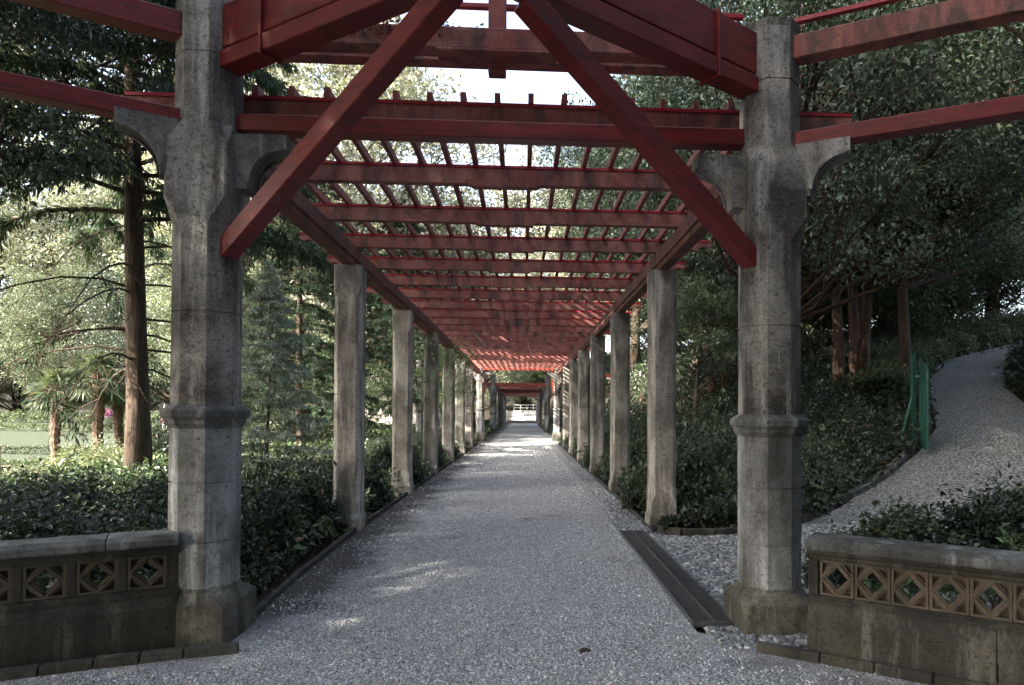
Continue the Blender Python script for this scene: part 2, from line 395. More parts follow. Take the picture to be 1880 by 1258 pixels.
A33 = rad(33.5)
def pavilion(par, full=True):
    for s in (-1, 1):
        nm = 'left-hand entrance pillar of the pavilion' if s < 0 else 'right-hand entrance pillar, green-stained at its foot'
        p = pillar(par, nm, 2.0*s, 4.9, 0 if s < 0 else -.05, PI if s > 0 else 0, rad(-29) if s > 0 else rad(180+29), 4.55 if s < 0 else 4.40)
        # doubled roof beam running from the inner chamfer across the bay
        c0 = Vector((1.86*s, 4.72+.05, 0)); d = Vector((-s*math.cos(A33), -math.sin(A33), 0)); n = Vector((-s*math.sin(A33)*-1, math.cos(A33), 0))
        n = Vector((-d.y*(1 if d.x > 0 else -1), abs(d.x), 0)).normalized()
        off = n*.06
        a = c0+off-d*.04; L = 5.2
        lo = 3.885 if s < 0 else 3.84
        if s > 0: lo += .0
        mb = MB(); mb.bar(a+Vector((0, 0, lo+.285)), a+d*L+Vector((0, 0, lo+.285)), .13, .30)
        rb = mb.build('roof_beam', M['red'], par, bevel=.006)
        mb = MB(); mb.bar(a+Vector((0, 0, lo+.0575)), a+d*L+Vector((0, 0, lo+.0575)), .16, .115)
        mb.build('lower_plank', M['red'], rb, bevel=.006)
        for t in (.47, 2.6):
            q = a+d*t; mb = MB(); mb.bar(q-d*.012+Vector((0, 0, lo+.215)), q+d*.012+Vector((0, 0, lo+.215)), .185, .47)
            mb.build('strap', M['red'], rb, bevel=.003)
        # knee brace
        q0 = c0+off*.9-d*.02; mb = MB()
        up0 = q0+Vector((0, 0, 2.64)); up1 = q0+d*1.98+Vector((0, 0, lo-.02))
        mb.bar(up0, up1, .125, .13)
        mb.build('knee_brace', M['red'], par, bevel=.006)
        # ring beams running on to the neighbouring bays
        e = Vector((s*math.cos(rad(29)), -math.sin(rad(29)), 0)); st0 = Vector((2.0*s, 4.88, 0))+e*.17; en = st0+e*3.6
        ring_beam(par, 'ring_beam', st0, en, 3.47 if s < 0 else 3.44, 3.59 if s < 0 else 3.555, .13, M['red'])
        ring_beam(par, 'upper_ring_beam', st0, en, 4.08, 4.25, .14, M['beam'] if s > 0 else M['red'])
        e2 = st0+Vector((0, .22, 0)); ring_beam(par, 'upper_slat', e2, e2+e*3.4, 4.47, 4.50, .05, M['redtop'], 0)
    ring_beam(par, 'ring_beam', (-1.85, 4.93), (1.85, 4.93), 3.50, 3.622, .13, M['red'])
    mb = MB(); mb.box(-1.85, 1.85, 4.78, 4.92, 4.09, 4.245); mb.box(-.42, .42, 4.777, 4.923, 4.07, 4.10)
    mb.build('tie_beam', M['beam'], par, bevel=.01)
    mb = MB(); mb.box(-1.85, 1.85, 5.06, 5.18, 4.14, 4.22); mb.build('rear_tie_beam', M['beam'], par, bevel=.008)
    ring_beam(par, 'upper_slat', (-1.9, 5.12), (1.9, 5.12), 4.385, 4.415, .05, M['redtop'], 0)
    ring_beam(par, 'upper_slat', (-1.9, 5.2), (1.9, 5.2), 4.62, 4.65, .05, M['redtop'], 0)
    mb = MB(); mb.box(-.065, .065, 4.93, 5.05, 4.01, 5.2); mb.build('king_post', M['lath'], par, bevel=.008)
    # moss and withered growth on the tie beam
    return par

PAV = empty('pavilion', 'round garden pavilion in front, tall octagonal concrete pillars carrying doubled dark red roof beams', 'pavilion')
pavilion(PAV)

# ------------------------------------------------------------------ pergola
def post_mesh():
    s = [(-.3, .19, .012), (.16, .19, .012), (.22, .172, .012), (.34, .172, .012), (.44, .172, .055)]
    for z in (1.05, 1.75, 2.45): joint(s, z, .172, .055)
    s += [(3.02, .172, .055), (3.10, .172, .012), (3.44, .172, .012)]
    mb = MB(); mb.loft(s); return mb.mesh('post', M['post'])
POST = post_mesh()
def cross_mesh(red):
    H = 2.73; z0 = 3.69; z1 = 3.85
    end = [(-H, z1), (-H, z1-.055), (-H+.05, z1-.075), (-H+.10, z1-.06), (-H+.16, z1-.075), (-H+.20, z1-.11), (-H+.27, z1-.10), (-H+.34, z0+.02), (-H+.44, z0+.012)]
    mid = [(-.34, z0+.012), (-.30, z0-.012)]
    left = end+mid; poly = left+[(-x, z) for x, z in left[::-1]]
    mb = MB(); mb.prism(poly, -.05, .05)
    return mb.mesh('cross_beam', M['beam'])
def top_mesh():
    mb = MB(); mb.box(-2.73, 2.73, -.058, .058, 3.853, 3.878); return mb.mesh('top_board', M['redtop'])
CROSS = cross_mesh(0); TOPB = top_mesh()
def pergola(par, y0, nposts, ystart, yend, dz, sp=3.96, first=5.15):
    for i in range(nposts):
        for s in (-1, 1):
            o = link('post', POST, par, (2.07*s, y0+.175+sp*i, dz), random.choice((0, PI/2, PI, -PI/2)))
    for s in (-1, 1):
        mb = MB(); y = ystart
        segs = [ystart]+[y0+.175+sp*i for i in range(nposts)]+[yend]
        for a, b in zip(segs[:-1], segs[1:]):
            j = random.uniform(-.003, .003)
            mb.box(2.07*s-.095, 2.07*s+.095, a+.004, b-.004, 3.52+dz+j, 3.686+dz+j)
            mb.box(2.07*s-.075, 2.07*s+.075, a+.004, b-.004, 3.443+dz+j, 3.522+dz+j)
        mb.build('side_beam', M['side'], par, bevel=.006)
    y = first; k = 0
    while y < yend:
        rt = rs.uniform(-.004, .004)
        o = link('cross_beam', CROSS, par, (rs.uniform(-.02, .02), y+.05, dz+rs.uniform(-.006, .006)), rt)
        link('top_board', TOPB, o, (0, 0, 0))
        y += sp/3; k += 1
    for k in range(-8, 9):
        mb = MB(); x = k*.255+rs.uniform(-.008, .008); yy = first-.02+rs.uniform(0, .05)
        n = 6; L = (yend-yy)/n; ps = []
        for q in range(n): mb.box(x-.021, x+.021, yy+L*q+.002, yy+L*(q+1)-.002, 3.882+dz, 3.955+dz+rs.uniform(-.004, .004))
        mb.build('lath', M['lath'], par)
PER = empty('pergola', 'long near pergola of concrete posts with faded red cross beams over the gravel path', 'pergola', (0, 0, 0))
pergola(PER, 8.95, 6, 5.08, 35.3, 0)

# far pavilion and far pergola, seen down the axis
PV2 = empty('pavilion', 'small far pavilion between the two stretches of pergola, orange-red braces on its pillars', 'pavilion', (0, 0, 0))
for (x, y, a1, a2) in ((-2.0, 35.6, PI, 0), (2.0, 35.6, PI, 0), (-2.0, 50.4, PI, 0), (2.0, 50.4, PI, 0)):
    pillar(PV2, None, x, y, .12 if y < 40 else -.1, a1, a2, 4.3)
for s in (-1, 1):
    mb = MB(); mb.bar((1.78*s, 35.6, 2.5), (1.72*s, 35.75, 3.8), .12, .14, (0, 1, 0)); mb.build('knee_brace', M['orange'], PV2, bevel=.005)
    q = [Vector((2.0*s, 35.6, 0)), Vector((5.4*s, 37.6, 0)), Vector((7.3*s, 41, 0)), Vector((7.3*s, 45, 0)), Vector((5.4*s, 48.4, 0)), Vector((2.0*s, 50.4, 0))]
    for a, b in zip(q[:-1], q[1:]):
        ring_beam(PV2, 'ring_beam', a, b, 3.45, 3.60, .13, M['orange'])
    for p in q[1:-1]:
        pillar(PV2, None, p.x, p.y, 0, 0, PI, 4.3)
ring_beam(PV2, 'ring_beam', (-1.9, 50.3), (1.9, 50.3), 3.35, 3.58, .13, M['orange'])
ring_beam(PV2, 'ring_beam', (-1.9, 35.5), (1.9, 35.5), 3.66, 3.78, .13, M['orange'])
PR2 = empty('pergola', 'distant second pergola carrying on beyond the far pavilion to the white end wall', 'pergola', (0, 0, 0))
pergola(PR2, 54.4, 9, 50.8, 90, -.22, 3.96, 51.0)

# ------------------------------------------------------------------ balustrades
def tile_mesh():
    mb = MB(); S = .25; h = S/2; d = .05
    for x0, x1, z0, z1 in ((-h, -h+.02, 0, S), (h-.02, h, 0, S), (-h+.02, h-.02, 0, .018), (-h+.02, h-.02, S-.018, S)): mb.box(x0, x1, -.03, .05, z0, z1)
    c = [(0, .012), (h-.012, h), (0, S-.012), (-h+.012, h)]
    for i in range(4):
        a = Vector((c[i][0], 0, c[i][1])); b = Vector((c[(i+1) % 4][0], 0, c[(i+1) % 4][1]))
        mb.bar(a, b, .05, .036, (0, 1, 0)); mb.bar(a+Vector((0, -.02, 0)), b+Vector((0, -.02, 0)), .018, .022, (0, 1, 0))
    for sx in (-1, 1):
        for zz, s2 in ((0, 1), (S, -1)):
            p = [(sx*(h-.018), zz+s2*.018), (sx*(h-.018), zz+s2*(h-.02)), (sx*.02, zz+s2*.018)]
            mb.prism(p, .012, .04)
    return mb.mesh('lattice_tile', M['terra'], bevel=0)
TILE = tile_mesh(); TILEG = TILE.copy(); TILEG.materials.clear(); TILEG.materials.append(M['tile_grey'])
def balustrade(label, p0, ang, L, pitch, lead, pil, seg):
    """local x runs along the wall, local -y faces the path"""
    e = empty('balustrade', label, 'balustrade', (p0[0], p0[1], 0), ang, 'stone balustrades either side of the pavilion entrance'); e.scale = (1, 1, .885)
    sx = 1
    k = 0; x = 0
    while x < L:
        x2 = min(L, x+seg)
        mb = MB(); mb.prism([(0, 0), (0, 0)], 0, 0) if False else None
        pr = [(0, -.1), (0, .315), (.012, .325), (.035, .385), (.035, .40), (.26, .40), (.26, -.1)]
        mb.add([(x+.004, yy, z) for yy, z in pr]+[(x2-.004, yy, z) for yy, z in pr],
               [list(range(7)), list(range(13, 6, -1))]+[[i, (i+1) % 7, (i+1) % 7+7, i+7] for i in range(7)])
        mb.build('base_wall', M['wall'], e, bevel=.005)
        x = x2; k += 1
    mb = MB(); pr = [(.03, .398), (.03, .425), (.05, .44), (.05, .445), (.23, .445), (.23, .398)]
    n = len(pr); mb.add([(0, yy, z) for yy, z in pr]+[(L, yy, z) for yy, z in pr], [list(range(n)), list(range(2*n-1, n-1, -1))]+[[i, (i+1) % n, (i+1) % n+n, i+n] for i in range(n)])
    mb.build('bottom_rail', M['wall'], e)
    mb = MB(); pr = [(.05, .70), (.04, .715), (.04, .735), (.015, .75), (.015, .775), (.24, .775), (.24, .70)]
    n = len(pr); mb.add([(0, yy, z) for yy, z in pr]+[(L, yy, z) for yy, z in pr], [list(range(n)), list(range(2*n-1, n-1, -1))]+[[i, (i+1) % n, (i+1) % n+n, i+n] for i in range(n)])
    mb.build('top_rail', M['wall'], e)
    x = 0
    while x < L:
        x2 = min(L, x+1.9); mb = MB()
        pr = [(-.035, .778), (-.045, .79), (-.045, .835), (-.005, .865), (.22, .865), (.27, .835), (.27, .778)]
        n = len(pr); mb.add([(x+.003, yy, z) for yy, z in pr]+[(x2-.003, yy, z) for yy, z in pr], [list(range(n)), list(range(2*n-1, n-1, -1))]+[[i, (i+1) % n, (i+1) % n+n, i+n] for i in range(n)])
        mb.build('coping', M['cap'], e, bevel=.004); x = x2
    x = lead
    fx = (lambda q: L-q) if pil else (lambda q: q)
    while x < L-.2:
        link('lattice_tile', TILEG if pil else TILE, e, (fx(x+.108), .10, .4475)).scale = (.86 if pil else .80, 1, 1)
        if pil:
            a, b = sorted((fx(x+.217), fx(x+pitch-.001))); mb = MB(); mb.box(a, b, .065, .15, .446, .70); mb.build('pilaster', M['wall'], e, bevel=.004)
        x += pitch
    a, b = sorted((fx(0), fx(lead-.002))); mb = MB(); mb.box(a, b, .06, .16, .446, .70); mb.build('end_block', M['wall'], e, bevel=.004)
    return e
# the left wall's local frame is turned half way round, so it starts at its far end
LW = 4.2; al = rad(25.6)
pl = Vector((-2.16, 4.59)) - Vector((math.cos(al), math.sin(al)))*LW
def balL():
    e = balustrade('low stone balustrade left of the path, greyish diamond tiles set apart by small pilasters', (pl.x+.115, pl.y+.05), al, LW, .268, .075, True, 9)
    return e
BL = balL()
BRT = balustrade('low stone balustrade right of the path, with joined terracotta diamond tiles and a yellow-stained base', (1.99, 4.22), rad(-36.5), 4.2, .205, .06, False, 1.02); BL.scale = (1, 1, .855)

# ------------------------------------------------------------------ drain grates
def grate_parts(label, y):
    e = empty('drain_grate', label, 'grate', (1.60, y, .02), 0, 'row of drain grates beside the gravel path')
    f = MB(); w = .165; L = .47
    f.box(-w, -w+.012, -L, L, -.03, .012); f.box(w-.012, w, -L, L, -.03, .012); f.box(-w+.012, w-.012, -L, -L+.012, -.03, .012); f.box(-w+.012, w-.012, L-.012, L, -.03, .012)
    f.box(-.008, .008, -L+.012, L-.012, -.02, .014); f.build('frame', M['dark'], e)
    b = MB(); y_ = -L+.03
    while y_ < L-.02: b.box(-w+.012, w-.012, y_, y_+.014, -.02, .008); y_ += .042
    b.build('bars', M['dark'], e)
    t = MB(); t.box(-w, w, -L, L, -.018, -.0165); t.build('channel', M['soil'], e)
for i, lb in enumerate(('black iron drain grate nearest the viewer, at the foot of the right pillar', 'second black iron drain grate from the front along the gravel edge', 'third black iron drain grate from the front along the gravel edge', 'farthest black iron drain grate, next to the first right-hand pergola post')):
    grate_parts(lb, 5.36+.955*i)

# ------------------------------------------------------------------ foliage
def leaves(P, D, Nrm, Ls, Ws, C):
    """kite-shaped leaves: P base, D direction, Nrm normal"""
    D = D/np.linalg.norm(D, axis=1, keepdims=True); S = np.cross(D, Nrm); S /= np.linalg.norm(S, axis=1, keepdims=True)+1e-9
    Nn = np.cross(S, D); Ls = Ls[:, None]; Ws = Ws[:, None]
    a = P; b = P+D*Ls*.45+S*Ws*.5+Nn*Ws*.15; c = P+D*Ls-Nn*Ls*.12; d = P+D*Ls*.45-S*Ws*.5+Nn*Ws*.15
    V = np.stack([a, b, c, d], 1).reshape(-1, 3); F = np.arange(len(P)*4).reshape(-1, 4)
    Cc = np.repeat(np.concatenate([C, np.ones((len(C), 1))], 1), 4, 0)
    return V, F, Cc
def unit(n, r=rs):
    v = r.normal(size=(n, 3)); return v/np.linalg.norm(v, axis=1, keepdims=True)
def leafcol(n, base, var, clump=None, yellow=.15, r=rs):
    c = np.array(base)[None]*np.exp(r.normal(0, var, (n, 1)))
    if clump is not None: c = c*clump[:, None]
    y = (r.rand(n, 1) < yellow)*r.rand(n, 1); c = c*(1+y*np.array([[.55, .35, .05]])); c = c*.9+c.mean(1, keepdims=True)*.1; dd_ = r.rand(n) < .012; c[dd_] = np.array([.16, .10, .055])*r.uniform(.5, 1.2, (dd_.sum(), 1))
    return np.clip(c, .002, .6)

def broad(name, H, R, zb, nclump, nleaf, ls, base, barkm, leafm, seed, lean=(0, 0), clumpR=.2, tr=.02, multi=1, drop=0, var=.35):
    r = np.random.RandomState(seed); mb = MB()
    zc = H*(zb+1)/2; az = H*(1-zb)/2
    dirs = unit(nclump, r); rr = r.uniform(.35, 1.0, nclump)**.6
    lump = 1+.25*np.sin(dirs[:, 0]*3+seed)+.2*np.cos(dirs[:, 1]*4+seed*2)
    cl = dirs*np.stack([R*rr*lump, R*rr*lump, az*rr], -1)+np.array([lean[0], lean[1], zc])
    # trunk
    trunks = []
    for t in range(multi):
        an = 2*PI*t/multi+seed; off = np.array([math.cos(an), math.sin(an)])*(0 if multi == 1 else H*.012)
        n = 9; pts = []; rad_ = []
        for i in range(n):
            f = i/(n-1); w = .012*H
            pts.append((off[0]*(1+f*9)+lean[0]*f**1.5+w*math.sin(f*5+seed+t)*f, off[1]*(1+f*9)+lean[1]*f**1.5+w*math.cos(f*4+seed)*f, H*.9*f-.3*(f == 0)))
            rad_.append(H*tr*((1-f)**.8*.9+.1)*(1.35 if i == 0 else 1))
        mb.tube(pts, rad_, 10); trunks.append(np.array(pts))
    for i in range(nclump):
        T = trunks[i % multi]; c = cl[i]; hz_ = max(H*zb*.75, c[2]-np.hypot(c[0]-lean[0], c[1]-lean[1])*r.uniform(.5, 1.0))
        k = np.interp(hz_, T[:, 2], np.arange(len(T))); a = np.array([np.interp(k, np.arange(len(T)), T[:, q]) for q in range(3)])
        m1 = a*.55+c*.45+r.normal(0, R*.05, 3)+np.array([0, 0, -.03*H*r.rand()]); f = hz_/H
        r0 = H*tr*(1-f)*.45+.01*H*.1
        mb.tube([a, m1, c], [r0, r0*.5, r0*.12], 5, False)
        for q in range(3):
            e = c+unit(1, r)[0]*R*clumpR*1.1; s0 = m1*.4+c*.6
            mb.tube([s0, (s0+e)/2+r.normal(0, .03*R, 3), e], [r0*.3, r0*.18, r0*.05], 3, False)
    # leaves in sub-clumps
    w = r.uniform(.4, 1.6, nclump); idx = r.choice(nclump, nleaf, p=w/w.sum())
    nsub = 14; sub = r.normal(0, 1, (nclump, nsub, 3)); sub /= np.maximum(1, np.linalg.norm(sub, axis=2, keepdims=True)/1.5)
    sub *= R*clumpR*np.array([1, 1, .62]); si = r.randint(0, nsub, nleaf)
    P = cl[idx]+sub[idx, si]+r.normal(0, 1, (nleaf, 3))*R*clumpR*.30*np.array([1, 1, .7])
    P[:, 2] -= drop*np.abs(r.normal(0, 1, nleaf))
    out = P-np.array([lean[0], lean[1], zc-.3*az]); out /= np.linalg.norm(out, axis=1, keepdims=True)
    D = unit(nleaf, r)*.8+out*.5+np.array([0, 0, -.35]); Nn = unit(nleaf, r)*.7+out*.4+np.array([0, 0, .8])
    cb = np.exp(r.normal(0, .22, (nclump, nsub)))[idx, si]
    L = ls*np.exp(r.normal(0, .25, nleaf)); V, F, C = leaves(P, D, Nn, L, L*r.uniform(.42, .62, nleaf), leafcol(nleaf, base, var, cb, r=r))
    return mb.mesh(name+'_trunk', barkm, smooth=True), fast_mesh(name+'_crown', V, F, leafm, C, False)

def conifer(name, H, R, zb, nbr, nleaf, nl, base, barkm, seed, droop=.35, tr=.018, bare=0, wid=.16, trtop=.05):
    r = np.random.RandomState(seed); mb = MB()
    n = 14; pts = []; rad_ = []
    for i in range(n):
        f = i/(n-1); pts.append((.006*H*math.sin(f*6+seed), .006*H*math.cos(f*5+seed), H*f-.3*(i == 0)))
        rad_.append(H*tr*((1-f)*(1-trtop)+trtop*.3)*(1.3 if i == 0 else 1)*(1+.05*math.sin(i*3)))
    mb.tube(pts, rad_, 14)
    segP = []; segD = []; segW = []
    for i in range(nbr+bare):
        isb = i >= nbr
        f = zb+(1-zb)*((i+.5)/nbr)**.9 if not isb else zb*(.42+.58*r.rand())
        an = i*2.39996+r.uniform(-.3, .3); L = R*((1-f)/(1-zb))**.75*r.uniform(.75, 1.1) if not isb else R*r.uniform(.5, .95)
        L = max(L, .05*R); z = H*f; d = np.array([math.cos(an), math.sin(an), 0]); m = 7; P = []
        up = r.uniform(.0, .25)
        for k in range(m):
            t = k/(m-1); P.append(np.array([0, 0, z])+d*L*t+np.array([0, 0, L*(up*t-droop*(1.5 if isb else 1)*t*t)])+r.normal(0, .012*L, 3)*t)
        r0 = max(.008, H*tr*(1-f)*(.28 if not isb else .13)); mb.tube(P, [r0*(1-.88*k/(m-1)) for k in range(m)], 5, False)
        ns = 8 if not isb else 12
        for q in range(ns):
            t = r.uniform(.2, 1); k = min(m-2, int(t*(m-1))); b0 = P[k]+(P[k+1]-P[k])*(t*(m-1)-k)
            side = np.cross(d, [0, 0, 1])*(1 if q % 2 else -1); sd = side*.7+d*.7+np.array([0, 0, -.35 if not isb else -.7]); sl = L*.30*(1.25-t)*r.uniform(.6, 1.2)
            e = b0+sd*sl; mid = (b0+e)/2+np.array([0, 0, .03*L])
            mb.tube([b0, mid, e], [r0*.3, r0*.2, r0*.06], 3, False)
            if not isb or (r.rand() < .07):
                for (s0, s1) in ((b0, mid), (mid, e)): segP.append(s0); segD.append(s1-s0); segW.append(np.linalg.norm(s1-s0)*(1 if not isb else .3))
        if not isb:
            for k in range(1, m-1): segP.append(P[k]); segD.append(P[k+1]-P[k]); segW.append(np.linalg.norm(P[k+1]-P[k])*.8)
    segP = np.array(segP); segD = np.array(segD); w = np.array(segW); idx = r.choice(len(w), nleaf, p=w/w.sum())
    t = r.rand(nleaf, 1); P = segP[idx]+segD[idx]*t; dd = segD[idx]/np.linalg.norm(segD[idx], axis=1, keepdims=True)
    P = P+r.normal(0, nl*.35, (nleaf, 3))*np.array([1, 1, .6])
    D = dd*.7+unit(nleaf, r)*.75+np.array([0, 0, -.25]); Nn = unit(nleaf, r)*.5+np.array([0, 0, 1])
    L = nl*np.exp(r.normal(0, .25, nleaf)); cb = np.exp(r.normal(0, .2, len(w)))[idx]
    V, F, C = leaves(P, D, Nn, L, L*wid*np.ones(nleaf), leafcol(nleaf, base, .3, cb, .08, r))
    return mb.mesh(name+'_trunk', barkm, smooth=True), fast_mesh(name+'_crown', V, F, M['needle'], C, False)

def shrub(name, R, Hs, nleaf, ls, base, seed, leafm=None, stems=14, yellow=.15, wr=(.42, .6), var=.35):
    r = np.random.RandomState(seed); mb = MB(); n = 60
    dirs = unit(n, r); dirs[:, 2] = np.abs(dirs[:, 2]); rr = r.uniform(.45, 1, n)
    cl = dirs*np.stack([R*rr, R*rr, Hs*rr*.9], -1)
    for i in range(0, n, max(1, n//stems)):
        c = cl[i]; b = np.array([c[0]*.25, c[1]*.25, -.05]); mb.tube([b, b*.4+c*.6+np.array([0, 0, .06]), c*1.08], [.012, .008, .003], 4, False)
    idx = r.randint(0, n, nleaf); P = cl[idx]+r.normal(0, 1, (nleaf, 3))*np.array([R, R, Hs])*.13
    P[:, 2] = np.abs(P[:, 2])+.01
    out = P/np.linalg.norm(P, axis=1, keepdims=True); D = unit(nleaf, r)*.7+out*.6+np.array([0, 0, -.1]); Nn = unit(nleaf, r)*.55+out*.5+np.array([0, 0, .6])
    cb = np.exp(r.normal(0, .25, n))[idx]; L = ls*np.exp(r.normal(0, .22, nleaf))
    V, F, C = leaves(P, D, Nn, L, L*r.uniform(*wr, nleaf), leafcol(nleaf, base, var, cb, yellow, r))
    return mb.mesh(name+'_stems', M['bark_grey'], smooth=True), fast_mesh(name+'_leaves', V, F, leafm or M['leaf_gloss'], C, False)

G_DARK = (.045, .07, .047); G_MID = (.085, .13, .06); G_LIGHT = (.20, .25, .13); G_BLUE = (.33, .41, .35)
T = {}
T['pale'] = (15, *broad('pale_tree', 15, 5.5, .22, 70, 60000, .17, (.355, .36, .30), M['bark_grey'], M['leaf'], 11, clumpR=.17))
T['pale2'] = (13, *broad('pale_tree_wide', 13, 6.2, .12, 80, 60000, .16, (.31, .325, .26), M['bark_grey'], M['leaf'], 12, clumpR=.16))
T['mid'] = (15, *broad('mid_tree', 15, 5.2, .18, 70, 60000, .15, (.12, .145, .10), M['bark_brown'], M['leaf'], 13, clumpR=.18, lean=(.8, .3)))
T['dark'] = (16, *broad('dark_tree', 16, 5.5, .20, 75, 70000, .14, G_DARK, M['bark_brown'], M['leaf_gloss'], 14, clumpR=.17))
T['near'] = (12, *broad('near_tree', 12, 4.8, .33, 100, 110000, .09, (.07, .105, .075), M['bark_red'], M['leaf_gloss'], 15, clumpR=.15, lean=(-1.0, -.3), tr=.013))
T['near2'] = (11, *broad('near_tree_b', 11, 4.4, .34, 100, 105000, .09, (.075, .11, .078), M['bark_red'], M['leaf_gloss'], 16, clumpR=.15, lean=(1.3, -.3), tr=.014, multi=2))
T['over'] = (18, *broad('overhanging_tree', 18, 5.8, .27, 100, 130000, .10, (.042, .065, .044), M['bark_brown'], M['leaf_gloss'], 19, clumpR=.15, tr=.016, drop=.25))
T['thick'] = (9, *broad('thicket_tree', 9, 5.2, .02, 80, 60000, .14, (.085, .12, .065), M['bark_grey'], M['leaf'], 18, clumpR=.17, tr=.012, multi=3))
T['olive'] = (5, *broad('small_tree', 5, 1.7, .38, 40, 26000, .07, (.11, .16, .10), M['bark_grey'], M['leaf_gloss'], 17, clumpR=.22, lean=(.35, 0), tr=.018))
T['seq'] = (24, *conifer('tall_conifer', 24, 6.2, .25, 180, 150000, .21, (.05, .08, .05), M['bark_brown'], 21, .38, .0125, bare=20, wid=.2))
T['ced'] = (16, *conifer('dark_conifer', 16, 4.6, .12, 130, 80000, .17, (.035, .065, .04), M['bark_brown'], 22, .25, .014, wid=.2))
T['fir'] = (4.2, *conifer('young_conifer', 4.2, 1.35, .06, 110, 42000, .07, G_BLUE, M['bark_grey'], 23, .16, .010, wid=.22))

GW = 'trees of the wood around the pergola'
def tree(kind, x, y, H, label, rz=None, w=1.0, name='tree', group=GW, dz=0):
    H0, tm, cm = T[kind]; s = H/H0
    e = empty(name, label, 'tree', (x, y, hz(x, y)-.05+dz), rs.uniform(0, 6.28) if rz is None else rz, group)
    e.scale = (s*w, s*w, s)
    link('trunk', tm, e); link('crown', cm, e); return e

# left, near
tree('seq', -8.9, 16.6, 24, 'tall conifer with thick furrowed brown trunk and bare drooping twigs, left of the left pillar', 0.6, .88, name='conifer_tree')
tree('fir', -4.6, 13.2, 4.4, 'young blue-green conifer standing between the left pillar and the first left-hand post', 0, name='conifer_tree')
tree('ced', -7.6, 24.5, 12, 'dark conifer behind the young one, its trunk showing left of the first post', 1, name='conifer_tree')
tree('ced', -6.3, 38, 14, 'dark conifer seen between the first and second left-hand posts', 2.2, name='conifer_tree')
# left, beyond the lawn: sunlit
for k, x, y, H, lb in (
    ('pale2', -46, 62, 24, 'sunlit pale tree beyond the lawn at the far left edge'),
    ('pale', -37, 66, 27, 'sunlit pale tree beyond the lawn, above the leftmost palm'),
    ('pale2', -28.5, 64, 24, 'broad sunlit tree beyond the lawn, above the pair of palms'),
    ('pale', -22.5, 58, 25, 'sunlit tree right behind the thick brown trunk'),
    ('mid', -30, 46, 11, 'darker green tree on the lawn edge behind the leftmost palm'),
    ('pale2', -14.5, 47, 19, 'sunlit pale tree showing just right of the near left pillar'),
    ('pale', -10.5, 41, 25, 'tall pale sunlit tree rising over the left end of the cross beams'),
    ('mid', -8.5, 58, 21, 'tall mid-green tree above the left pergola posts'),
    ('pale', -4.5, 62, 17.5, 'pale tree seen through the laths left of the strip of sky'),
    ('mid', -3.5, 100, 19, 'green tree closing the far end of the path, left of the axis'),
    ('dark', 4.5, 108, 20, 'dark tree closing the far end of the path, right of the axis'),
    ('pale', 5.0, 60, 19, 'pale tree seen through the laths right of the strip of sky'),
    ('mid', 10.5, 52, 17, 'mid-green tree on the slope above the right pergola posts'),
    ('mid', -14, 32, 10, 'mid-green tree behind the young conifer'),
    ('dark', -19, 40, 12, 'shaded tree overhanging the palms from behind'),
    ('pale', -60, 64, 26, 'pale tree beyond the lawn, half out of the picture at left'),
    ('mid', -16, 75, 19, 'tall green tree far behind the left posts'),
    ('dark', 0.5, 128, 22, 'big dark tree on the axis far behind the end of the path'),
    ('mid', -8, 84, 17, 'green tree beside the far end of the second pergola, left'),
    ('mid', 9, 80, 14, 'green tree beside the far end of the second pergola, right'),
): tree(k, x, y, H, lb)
# right
for k, x, y, H, rz, lb in (
    ('near', 8.7, 17.9, 12, 0.3, 'tree with a reddish brown trunk at the left of the clump by the green gate'),
    ('near2', 9.5, 18.4, 12, 1.2, 'forked brown tree in the middle of the clump by the green gate'),
    ('near', 10.05, 17.0, 11.5, 4.2, 'leaning brown tree nearest the green gate'),
    ('near', 5.35, 13.9, 11.5, 2.0, 'glossy-leaved tree whose branches overhang the right end of the cross beams'),
    ('near2', 6.6, 22, 11, 3.0, 'dark-stemmed tree with a leaning limb behind the second right-hand post'),
    ('over', 12.5, 12.5, 14, 1.0, 'dark evergreen on the right side of the cobbled path'),
    ('dark', 15.5, 27.5, 15, 0.5, 'dark evergreen above the bend of the cobbled path'),
    ('dark', 21, 29, 15, 2.5, 'dark evergreen at the top right where the cobbled path leaves the picture'),
    ('mid', 14, 34, 13, 2.2, 'mid-green tree up the slope behind the trunks by the gate'),
    ('dark', 8.0, 30, 14, 1.5, 'dark evergreen behind the right pillar'),
    ('mid', 6.6, 39, 15, 0, 'mid-green tree right of the third right-hand post'),
    ('dark', 22, 40, 16, 4, 'dark tree high on the slope at right'),
    ('dark', 30, 33, 16, 1, 'dark tree at the far right of the slope'),
    ('over', 8.6, 6.2, 13, 3.3, 'dark evergreen overhanging the right balustrade'),
    ('mid', 27, 24, 13, 5, 'tree beyond the end of the visible cobbled path'),
): tree(k, x, y, H, lb, rz)
tree('olive', 5.15, 19.4, 4.6, 'small tree with slim pale leaning trunk, between first right-hand post and right pillar', 0.2)
